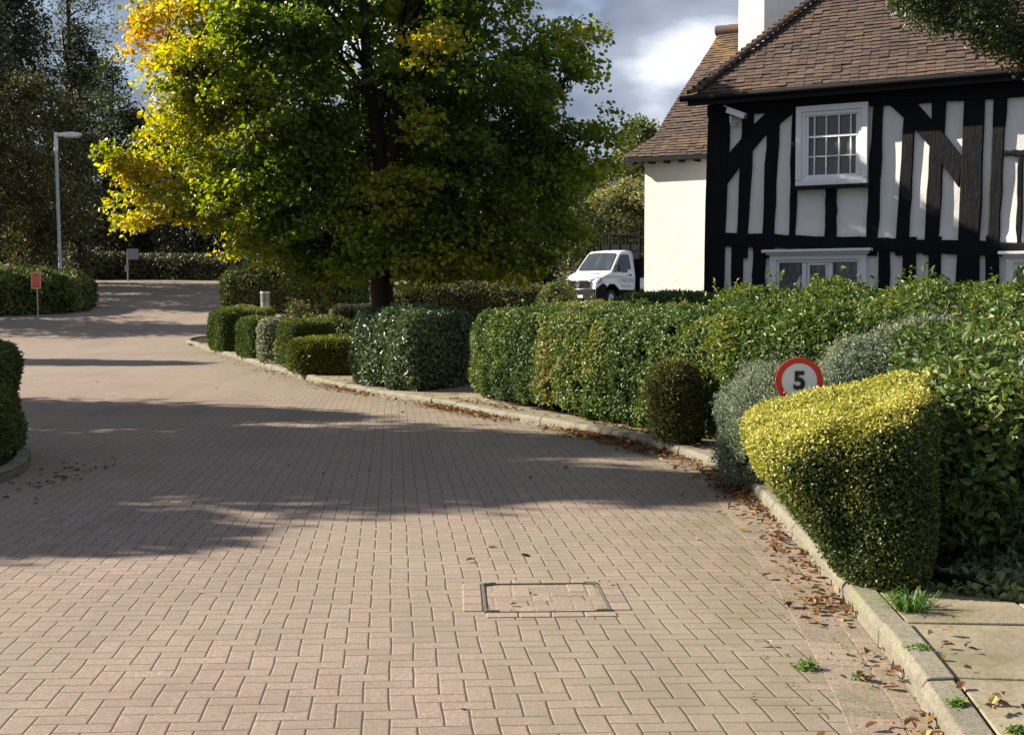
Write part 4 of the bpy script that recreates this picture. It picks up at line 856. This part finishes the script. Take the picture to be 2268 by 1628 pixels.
mb = MB(); rows_ = [(-1.03, 1.53), (-1.25, 1.79), (-1.47, 2.03), (-1.70, 2.27)]; V = []
for x, z in rows_:
    for f in np.linspace(-1, 1, 7): V.append((x + .055 * (1 - f * f) + .03, f * (halfw(x, z) - .10), z + .035 * (1 - f * f) + .02))
mb.add(V, [(r * 7 + q, r * 7 + q + 1, r * 7 + q + 8, r * 7 + q + 7) for r in range(3) for q in range(6)]); mb.build('windscreen', VGL, truck, True)
for yy, ww in ((-.35, .35), (.3, .25)):
    mb = MB(); mb.box((-1.12, yy, 1.63), (.03, ww, .045)); mb.build('dashboard_paper', WHITE, truck)
for sg in (-1, 1):
    quadp('side_window', [sw(-1.30, 1.50, sg), sw(-1.25, 1.62, sg), sw(-1.80, 2.20, sg), sw(-1.95, 2.24, sg), sw(-2.40, 2.24, sg), sw(-2.46, 1.62, sg), sw(-2.20, 1.58, sg), sw(-2.12, 1.46, sg), sw(-1.9, 1.46, sg)], VGL, nrm=(0, sg, 0), th=.008)
    quadp('headlight', [(-.05, sg * .86, .96), (.03, sg * .55, .98), (-.06, sg * .55, 1.12), (-.34, sg * .90, 1.24), (-.42, sg * .935, 1.14), (-.25, sg * .93, .98)], LGT, nrm=(1, sg * .6, .1), th=.05)
    mb = MB(); mb.box((-1.22, sg * 1.13, 1.62), (.12, .20, .30)); mb.tube([(-1.25, sg * .93, 1.5), (-1.22, sg * 1.1, 1.52)], .03, 6); bevel(mb.build('wing_mirror', PLAS, truck), .03, 2)
    mb = MB(); mb.box((-2.36, sg * (halfw(-2.3, 1.3) + .02), 1.36), (.17, .03, .04)); mb.build('door_handle', PLAS, truck)
    quadp('sill_trim', [sw(-1.52, .44, sg), sw(-2.76, .46, sg), sw(-2.76, .70, sg), sw(-1.50, .72, sg)], PLAS, nrm=(0, sg, 0))
    quadp('wing_trim', [sw(-.50, .34, sg), sw(-.02, .32, sg), sw(-.02, .74, sg), sw(-.40, .98, sg), sw(-.62, .86, sg), sw(-.54, .70, sg)], PLAS, nrm=(0, sg, 0))
    for xw in (-1.03, -4.4):
        w_ = MB(); th = np.linspace(0, 2 * np.pi, 25)[:-1]
        prof_t = [(.21, -.11), (.30, -.115), (.345, -.08), (.345, .08), (.30, .115), (.21, .11)]; V = [(r * math.cos(t), y, r * math.sin(t)) for t in th for r, y in prof_t]
        w_.add(V, [(q * 6 + k, q * 6 + k + 1, ((q + 1) % 24) * 6 + k + 1, ((q + 1) % 24) * 6 + k) for q in range(24) for k in range(5)])
        wo = w_.build('wheel', RUB, truck, True); wo.location = (xw, sg * .86, .345)
        w_ = MB(); w_.tube([(0, -.09, 0), (0, .09, 0)], .215, 20); w_.tube([(0, -.11 , 0), (0, .11, 0)], .08, 12); w_.build('rim', GALV, wo)
mb = MB(); ao = [(-1.56, .40), (-1.51, .785), (-1.2, .955), (-.85, .955), (-.57, .755), (-.51, .34)]; ai = [(-1.53, .40), (-1.48, .76), (-1.19, .92), (-.86, .92), (-.60, .735), (-.54, .34)]
for q in range(5): mb.prism([ao[q], ao[q + 1], ai[q + 1], ai[q]], -1.0, 1.0)
recalc(mb.build('wheel_arch', PLAS, truck))
mb = MB(); mb.box((.03, 0, .52), (.10, 1.74, .42)); mb.box((.05, 0, .33), (.08, 1.5, .10)); bevel(mb.build('bumper', PLAS, truck), .04, 3)
mb = MB(); mb.prism([(-.62, .78), (.62, .78), (.56, 1.04), (.50, 1.10), (-.50, 1.10), (-.56, 1.04)], 0, .05); gr = mb.build('grille', PLAS, truck); gr.location = (.09, 0, 0); gr.rotation_euler = (0, 0, R(90))
for z in (.86, .95, 1.04):
    mb = MB(); mb.box((.10, 0, z), (.03, 1.0, .025)); mb.build('grille_bar', CHR, truck)
mb = MB(); rr = [(.125, .12 * math.cos(t), .95 + .12 * math.sin(t)) for t in np.linspace(0, 2 * np.pi, 25)]; mb.tube(rr, .014, 6)
for t in (90, 210, 330): mb.tube([(.125, 0, .95), (.125, .115 * math.cos(R(t)), .95 + .115 * math.sin(R(t)))], [.026, .008], 6)
mb.build('emblem', CHR, truck)
mb = MB(); mb.box((.09, 0, .42), (.02, .52, .11)); mb.build('number_plate', WHITE, truck)
mb = MB(); mb.box((-.72, .3, 1.40), (.12, .5, .02), rot=Matrix.Rotation(R(-18), 3, 'Y')); mb.build('bonnet_vent', PLAS, truck)
mb = MB(); mb.box((-2.1, 0, 2.46), (.14, .06, .05)); mb.build('roof_aerial', PLAS, truck)
mb = MB(); mb.box((-3.8, 0, .60), (4.4, .9, .22)); mb.build('chassis', PLAS, truck)
mb = MB(); mb.box((-4.5, 0, 1.02), (3.1, 2.1, .45)); mb.box((-4.5, 0, .78), (3.1, 2.0, .08)); bevel(mb.build('tipper_body', VW, truck), .02, 2)
mb = MB(); X0, X1, HW, Z0, Z1 = -2.92, -6.0, 1.10, .70, 3.18
mb.box((X0 - .03, 0, 1.45), (.05, 2.02, 1.5))
for sg in (-1, 1):
    for x in np.linspace(X0, X1, 7): mb.box((x, sg * HW, (1.25 + Z1) / 2), (.055, .05, Z1 - 1.25))
    for z in (1.3, 2.1, Z1): mb.box(((X0 + X1) / 2, sg * HW, z), (X0 - X1, .05, .055))
for y in np.linspace(-HW, HW, 5): mb.box((X0, y, (Z0 + Z1) / 2), (.05, .05, Z1 - Z0)); mb.box((X1, y, (1.25 + Z1) / 2), (.05, .05, Z1 - 1.25))
for z in (2.45, Z1): mb.box((X0, 0, z), (.05, 2 * HW, .055)); mb.box((X1, 0, z), (.05, 2 * HW, .055))
for sg in (-1, 1): mb.box(((X0 + X1) / 2, sg * (HW - .05), 1.7), (X0 - X1, .01, .85))
mb.box((X0 - .02, 0, 1.7), (.02, 2 * HW - .1, 2.0))
for x in np.linspace(X0, X1, 16):
    for sg in (-1, 1): mb.box((x, sg * HW, 1.75), (.012, .012, .9))
mb.build('cage', BLKM, truck)
def text(name, body, size, mat, parent, loc, rot, extrude=.004, bold=0.0):
    cu = bpy.data.curves.new(name, 'FONT'); cu.body = body; cu.size = size; cu.extrude = extrude; cu.align_x = 'CENTER'; cu.align_y = 'CENTER'
    o = bpy.data.objects.new(name, cu); COL.objects.link(o); cu.materials.append(mat); bpy.context.view_layer.update(); cu.offset = bold; bpy.context.view_layer.update(); me = bpy.data.meshes.new_from_object(o); bpy.data.objects.remove(o); o = bpy.data.objects.new(name, me); COL.objects.link(o)
    o.parent = parent; o.location = loc; o.rotation_euler = rot; return o
GREYT = simple('grey_lettering', (.5, .51, .52), .5)
text('door_lettering', 'LONDON', .26, GREYT, truck, (-2.05, halfw(-2, 1.1) + .018, 1.12), (R(90), 0, R(180)))
mb = MB(); mb.box((-2.05, halfw(-2, 1.0) + .016, .93), (.8, .008, .02)); mb.box((-2.05, halfw(-2, 1.0) + .016, .86), (.7, .008, .035)); mb.build('door_pinstripe', GREYT, truck)

# ------------------------------------------------------------------ speed sign
RED = simple('sign_red', (.62, .025, .02), .35, var=.05); SW = simple('sign_white', (.72, .73, .72), .4, var=.04); BLK = simple('sign_black', (.012, .012, .013), .45)
sp = at(1770, 845, 8.9); sign = empty('speed_limit_sign', (sp[0], sp[1], .09), 'round red and white 5 speed limit sign half hidden by the golden hedge', 'sign', R(-6))
zc = sp[2] - .085; RS = .155
def disc(name, r0, r1, y0, y1, mat):
    mb = MB(); nseg = 64; th = np.linspace(0, 2 * np.pi, nseg, endpoint=False); V = []
    for r, y in ((r0, y0), (r1, y0), (r1, y1), (r0, y1)): V += [(r * math.cos(t), y, zc + r * math.sin(t)) for t in th]
    fs = [(k * nseg + i, k * nseg + (i + 1) % nseg, ((k + 1) % 4) * nseg + (i + 1) % nseg, ((k + 1) % 4) * nseg + i) for k in range(4) for i in range(nseg)]
    mb.add(V, fs); return recalc(mb.build(name, mat, sign, False))
disc('red_ring', .117, RS, -.012, .0, RED); disc('white_face', .001, .120, -.008, .004, SW)
mb = MB(); mb.tube([(0, .03, -.1), (0, .03, zc + .1)], .03, 12); mb.build('post', GALV, sign, True)
text('numeral', '5', .165, BLK, sign, (.0, -.0125, zc - .003), (R(90), 0, 0), .002, .006)

# ------------------------------------------------------------------ lamp post, notice, board, bollards
lp = at(136, 585, 56); lamp = empty('lamp_post', (lp[0], 56, float(hill(56)) - .1), 'tall grey street lamp post rising behind the hedge on the left', 'lamp post', 0)
ztop = at(131, 295, 56)[2] - (float(hill(56)) - .1); lean = xat(131, 56) - lp[0]
mb = MB(); mb.tube([(0, 0, 0), (lean * .3, 0, 1.5), (lean * .35, 0, 1.55), (lean, 0, ztop - .6)], [.095, .09, .075, .07], 14); mb.build('column', GALV, lamp, True)
mb = MB(); mb.tube([(lean, 0, ztop - .75), (lean, 0, ztop + .02)], [.085, .085], 14); mb.build('column_cap', LAMPW, lamp, True)
mb = MB(); mb.prism([(.0, -.12), (.10, -.14), (.75, -.16), (.95, -.13), (1.0, -.05), (.94, .02), (.6, .06), (.2, .02), (.0, -.02)], -.15, .15)
lh = recalc(mb.build('lamp_head', LAMPW, lamp)); lh.location = (lean + .07, 0, ztop - .02); bevel(lh, .04, 3)
mb = MB(); mb.box((.6, 0, -.165), (.55, .22, .04)); lg = mb.build('lens', simple('lamp_lens', (.45, .46, .44), .2), lh)

np_ = at(80, 640, 49.0); nb = empty('notice_board', (np_[0], 49.0, float(hill(49))), 'small orange notice on a thin post in front of the left hedge', 'notice', R(4))
ORG = simple('orange_print', (.62, .14, .07), .5, var=.08); ORD = simple('dark_orange_print', (.36, .06, .03), .5); PALE = simple('pale_edge', (.66, .48, .36), .5)
zb = np_[2] - float(hill(49))
def tilt(o): o.rotation_euler = (0, R(3), 0); return o
mb = MB(); mb.box((0, .0, zb + .30), (.34, .02, .60)); mb.build('panel', PALE, nb)
mb = MB(); mb.box((0, -.013, zb + .30), (.30, .012, .555)); mb.build('print', ORG, nb)
mb = MB(); mb.box((-.02, -.021, zb + .47), (.20, .008, .03)); mb.box((.02, -.023, zb + .50), (.03, .008, .12)); mb.build('print_mark', ORD, nb)
for zz, hh, ww in ((.21, .035, .2), (.10, .045, .22)):
    mb = MB(); mb.box((0, -.021, zb + zz), (ww, .008, hh)); mb.build('print_line', ORD, nb)
mb = MB()
th = np.linspace(R(20), R(160), 9); mb.tube([(.085 * math.cos(t), -.02, zb + .25 + .085 * math.sin(t)) for t in th], .012, 6); mb.build('print_arc', ORD, nb)
mb = MB(); mb.tube([(.05, .02, -.1), (.03, .02, zb + .5)], .022, 8); mb.build('post', GALV, nb)

bp = at(294, 563, 70.6); wb = empty('sign_board', (bp[0], 70.6, float(hill(70.6))), 'blank white board on posts above the far hedge', 'sign', R(8))
zb = bp[2] - float(hill(70.6)); mb = MB(); mb.box((0, 0, zb), (.58, .04, .56)); mb.build('panel', simple('dull_white', (.30, .32, .33), .6), wb)
mb = MB(); mb.box((-.32, -.03, zb - .75), (.2, .03, .35)); mb.build('small_plate', simple('dull_white_plate', (.36, .37, .38), .6), wb)
for x in (-.27, ):
    mb = MB(); mb.tube([(x, .05, -.2), (x, .05, zb + .2)], .04, 8); mb.build('post', GALV, wb)

def bollard(loc, h, r, label):
    e = empty('bollard', loc, label, 'bollard', group='metal bollard lights')
    mb = MB(); mb.tube([(0, 0, 0), (0, 0, h - .32)], r * .95, 20); mb.build('shaft', GALV, e, True)
    mb = MB(); mb.tube([(0, 0, h - .33), (0, 0, h - .05)], r, 20); mb.build('lens', simple('bollard_sleeve', (.26, .24, .20), .35, .5), e, True)
    mb = MB(); mb.tube([(0, 0, h - .055), (0, 0, h)], r * 1.03, 20); mb.build('cap', LAMPW, e, True)
b1 = at(587, 646, 42.5); bollard((b1[0], 42.5, .35), b1[2] - .35, .15, 'squat grey metal bollard light beside the bronze-tipped shrub')
b2 = at(1475, 650, 23.6); bollard((b2[0], 23.6, .45), b2[2] - .45, .065, 'slim pale bollard light in front of the cream rendered wall')

# flower over the left hedge
rs = empty('rose', at(15, 604, 50.5), 'small pale pink rose bloom above the left hedge', 'flower')
mb = MB(); rg = np.random.default_rng(2); 
for k in range(16):
    a = rg.uniform(0, 6.28); mb.box((math.cos(a) * .06, math.sin(a) * .05, .22 + rg.normal(0, .05)), (.09, .08, .02), rot=np.array(Matrix.Rotation(a, 3, 'Z') @ Matrix.Rotation(rg.uniform(-1, 1), 3, 'X')))
mb.build('bloom', simple('petal', (.72, .50, .46), .6), rs)
mb = MB(); mb.tube([(0, 0, -.4), (0, 0, .22)], .01, 5); mb.build('stem', TWIG, rs)

# ------------------------------------------------------------------ inspection cover
mc_ = np.array([.165, 6.90]); cov = empty('inspection_cover', (*mc_, 0.0), 'rectangular recessed inspection cover framed in rusty steel in the block paving', 'manhole cover', R(2.5))
RST = simple('weathered_steel', (.15, .155, .11), .6, .5, var=.4, scale=20)
CW, CD = .62, .66
mb = MB(); ringbox_t = .013
for (x, y, w, d) in ((0, -CD / 2, CW, .007), (0, CD / 2, CW, .007), (-CW / 2, 0, .006, CD), (CW / 2, 0, .012, CD)): mb.box((x, y, .003), (w + .007, d, .018))
for sx in (-1, 1):
    for sy in (-1, 1):
        q = [(sx * CW / 2, sy * CD / 2), (sx * (CW / 2 - .07), sy * CD / 2), (sx * CW / 2, sy * (CD / 2 - .035))]; mb.prism(q if sx * sy > 0 else q[::-1], .006, .0185, axis=2)
mb.build('frame', RST, cov)
mb = MB(); rg = np.random.default_rng(9); bl = []
fillm = None
def herr(x0, x1, y0, y1, z, mb, ox=0, oy=0):
    for i in range(-12, 13):
        for j in range(-12, 13):
            m = (i + j) % 4
            if m == 0: a, b, c_, d = i, i + 2, j, j + 1
            elif m == 2: a, b, c_, d = i, i + 1, j, j + 2
            else: continue
            a, b, c_, d = [v * .1 for v in (a, b, c_, d)]; a += ox; b += ox; c_ += oy; d += oy
            a, b, c_, d = max(a, x0), min(b, x1), max(c_, y0), min(d, y1)
            if b - a < .02 or d - c_ < .02: continue
            mb.box(((a + b) / 2, (c_ + d) / 2, z - .015 + rg.normal(0, .001)), (b - a - .007, d - c_ - .007, .04))
herr(-CW / 2 + .01, CW / 2 - .015, -CD / 2 + .008, CD / 2 - .008, .0, mb, .04, .03)
tb = NT('cover_blocks'); g = tb.n('ShaderNodeNewGeometry').outputs['Random Per Island']
cc = tb.ramp(g, [(0, (.19, .148, .118)), (.6, (.265, .205, .158)), (1, (.225, .178, .14))]); cc = tb.mix(tb.M('MULTIPLY', tb.noise(150, 2, .7), .5), cc, (.20, .145, .115)); cc = tb.mix(tb.ramp(tb.noise(60, 3), [(.58, 0.), (.75, .55)]), cc, (.55, .47, .38)); tb.set(cc, .88, spec=.22); tb.bump(tb.noise(95, 4, .7), .5, .006)
bevel(mb.build('infill_blocks', tb.m, cov), .005, 2)
mb = MB()
for sx in (-1, 1):
    for k in range(4): mb.box((sx * (CW / 2 + .062), -CD / 2 + .11 + k * .165, -.010), (.098, .158, .04))
for sy in (-1, 1):
    for k in range(4): mb.box((-CW / 2 + .08 + k * .162, sy * (CD / 2 + .058), -.010), (.155, .092, .04))
bevel(mb.build('surround_blocks', tb.m, cov), .005, 2)
mb = MB(); mb.box((0, 0, -.008), (CW + .22, CD + .22, .018)); mb.build('joint_bed', simple('joint_sand', (.06, .045, .035), .95), cov)

# ------------------------------------------------------------------ fallen leaves, weeds, grass
def litter():
    rng = np.random.default_rng(77); K = resample(KERB, .05); P = []
    piles = [(4.70, .10, 45), (5.5, .25, 30), (6.7, .18, 70), (7.6, .35, 60), (8.6, .5, 60), (9.8, .5, 90), (10.8, .4, 230), (11.8, .4, 160), (13.2, .6, 190), (14.4, .5, 600), (15.3, .5, 500), (18.3, .7, 600), (19.6, .6, 260), (22.8, .7, 300), (24.2, .5, 130), (28, 2, 120), (34, 4, 100)]
    for y, s_, n in piles:
        yy = rng.normal(y, s_, n); d = np.abs(rng.normal(0, .09 + .004 * y, n)) + .01; top = rng.random(n) < .14
        x = kx(yy) - d; x[top] = kx(yy[top]) + .14 + np.abs(rng.normal(0, .12, top.sum())); z = hill(yy) + .012 + rng.random(n) * .03 * np.exp(-d * 8); z[top] += .095
        P.append(np.column_stack([x, yy, z]))
    n = 45; yy = 3.8 + 22 * rng.random(n) ** 1.6; x = kx(yy) - rng.random(n) ** 1.7 * 4.5; P.append(np.column_stack([x, yy, hill(yy) + .01]))
    n = 60; a = rng.uniform(0, 1, n); P.append(np.column_stack([-4.05 + rng.normal(0, .2, n) + .1, 11.6 + rng.normal(0, .8, n), np.full(n, .012)]))
    P = np.vstack(P); mb = MB(); n = len(P); P[:, 2] += rng.random(n) * .008
    leaves(mb, P, np.tile([0, 0, 1.], (n, 1)), .05, rng, 0, np.clip(rng.beta(1.6, 1.6, n), 0, 1), .62, 2.2, .5, True, fold=.25, var=.5)
    return props(mb.build('fallen_leaves', LM['dead']), 'russet fallen leaves drifted along the kerb', 'leaves', kind='stuff')
litter()
def blades(mb, c, n, h, spread, rng, tint=.5):
    for _ in range(n):
        a = rng.uniform(0, 6.28); r = rng.random() * spread * .4; b = np.array(c) + np.array([math.cos(a) * r, math.sin(a) * r, 0]); hh = h * rng.uniform(.5, 1); o = np.array([math.cos(a), math.sin(a), 0]) * spread * rng.uniform(.3, 1)
        w = np.array([-math.sin(a), math.cos(a), 0]) * .004; m_ = b + o * .4 + np.array([0, 0, hh]); t_ = b + o + np.array([0, 0, hh * rng.uniform(.4, .95)])
        mb.add([b - w, b + w, m_ + w * .8, m_ - w * .8, t_], [(0, 1, 2, 3), (3, 2, 4)], 0, np.clip(rng.normal(tint, .2), 0, 1))
rng = np.random.default_rng(5)
g0 = at(2010, 1372, 6.3); mb = MB(); blades(mb, (g0[0], 6.25, .09), 150, .095, .19, rng, .3); props(mb.build('grass_tuft', LM['grass']), 'spiky green grass tuft on the pavement in front of the golden hedge', 'grass tuft')
def weed(px, py, n, s_, label, z=.004, long_=.0):
    p = ray(px, py); t = (z - EYE) / p[2]; c = np.array([0, 0, EYE]) + p * t; mb = MB()
    c3 = c + np.column_stack([rng.normal(0, s_, n), rng.normal(0, s_ + long_, n), rng.random(n) * s_ * .7]); leaves(mb, c3, np.tile([0, 0, .6], (n, 1)), .022, rng, 0, rng.uniform(.2, .9, n), .5, .4, .6, False)
    blades(mb, c, n // 3, s_ * 1.1, s_ * 1.2, rng, .6); return props(mb.build('weed', LM['grass']), label, 'weed', group='weeds in the paving joints')
weed(1785, 1478, 160, .026, 'leafy weed growing in a paving joint, largest on the open blocks')
weed(1905, 1500, 90, .012, 'small weed beside the kerb leaf litter')
weed(2120, 1560, 170, .014, 'weed growing behind the kerb on the pavement edge', .10)
weed(2040, 1440, 110, .026, 'weed in the slab joint below the grass tuft', .10)
weed(2250, 1620, 150, .014, 'weed at the bottom right corner of the pavement', .10)
weed(1820, 1190, 260, .03, 'bright green sprouting weed under the golden hedge at the kerb')
mb = MB(); n = 1500; yy = 4.4 + rng.random(n) * 3.2; dd = np.abs(rng.normal(.28, .22, n)); Pm = np.column_stack([kx(yy) - dd, yy, np.full(n, .003)]); keep = wobble(Pm, 1.6, 6) + wobble(Pm, 4, 7) > .55; Pm = Pm[keep]
ang = R(5.07); uu = Pm[:, 0] * math.cos(ang) + Pm[:, 1] * math.sin(ang); ub = np.round(uu * 10) / 10; Pm[:, 0] += np.where(rng.random(len(Pm)) < .7, ub - uu, 0)
leaves(mb, Pm, np.tile([0, 0, 1.], (len(Pm), 1)), .014, rng, 0, rng.uniform(.1, .7, len(Pm)), .6, .5, .5)
props(mb.build('moss', LM['grass']), 'patchy moss and seedlings in the paving joints along the near kerb', 'moss', kind='stuff')
# low ivy under the dark hedge
hedge('ivy', 'low dark ivy creeping at the foot of the dark hedge on the pavement', path_secs([((2.0, 6.45), (2.2, 7.3), .07, .14, .2, 0), ((3.2, 6.35), (3.4, 7.3), .07, .14, .22, 0), ((4.6, 6.2), (4.8, 7.2), .07, .14, .2, 0)]), .05, 'laurel', CORE, 2.2, .7, k=3, depth=.06, seed=80, bump=.04, six=True, cat='ivy')
hedge('groundcover', 'low straggly plants in the bed at the foot of the silver shrub', path_secs([((1.95, 8.6), (2.5, 8.9), .06, .2, .24, 0), ((2.05, 10.6), (2.5, 10.8), .06, .22, .26, 0), ((2.0, 12.0), (2.4, 12.3), .06, .18, .2, 0)]), .04, 'mid', CORE, 1.6, .5, k=2.5, depth=.07, seed=81, bump=.05, cat='plant', sprig=30, sprigh=.12)
mb = MB(); n = 5
c = at(1690, 1430, 6.0); pz = ray(1690, 1430); tt = (-EYE) / pz[2]; c = np.array([0, 0, EYE]) + pz * tt
leaves(mb, np.tile(c + np.array([0, 0, .02]), (2, 1)), np.tile([0, 0, 1.], (2, 1)), .05, rng, 0, np.array([.2, .4]), .6, .9, .5, True, fold=.35, var=.1)
props(mb.build('dry_leaf', leafmat('pale_dry_leaf', [(0, (.42, .37, .28)), (1, (.50, .45, .35))], .5, .1, .3)), 'single curled pale dry leaf lying on the paving, right of the inspection cover', 'leaf')
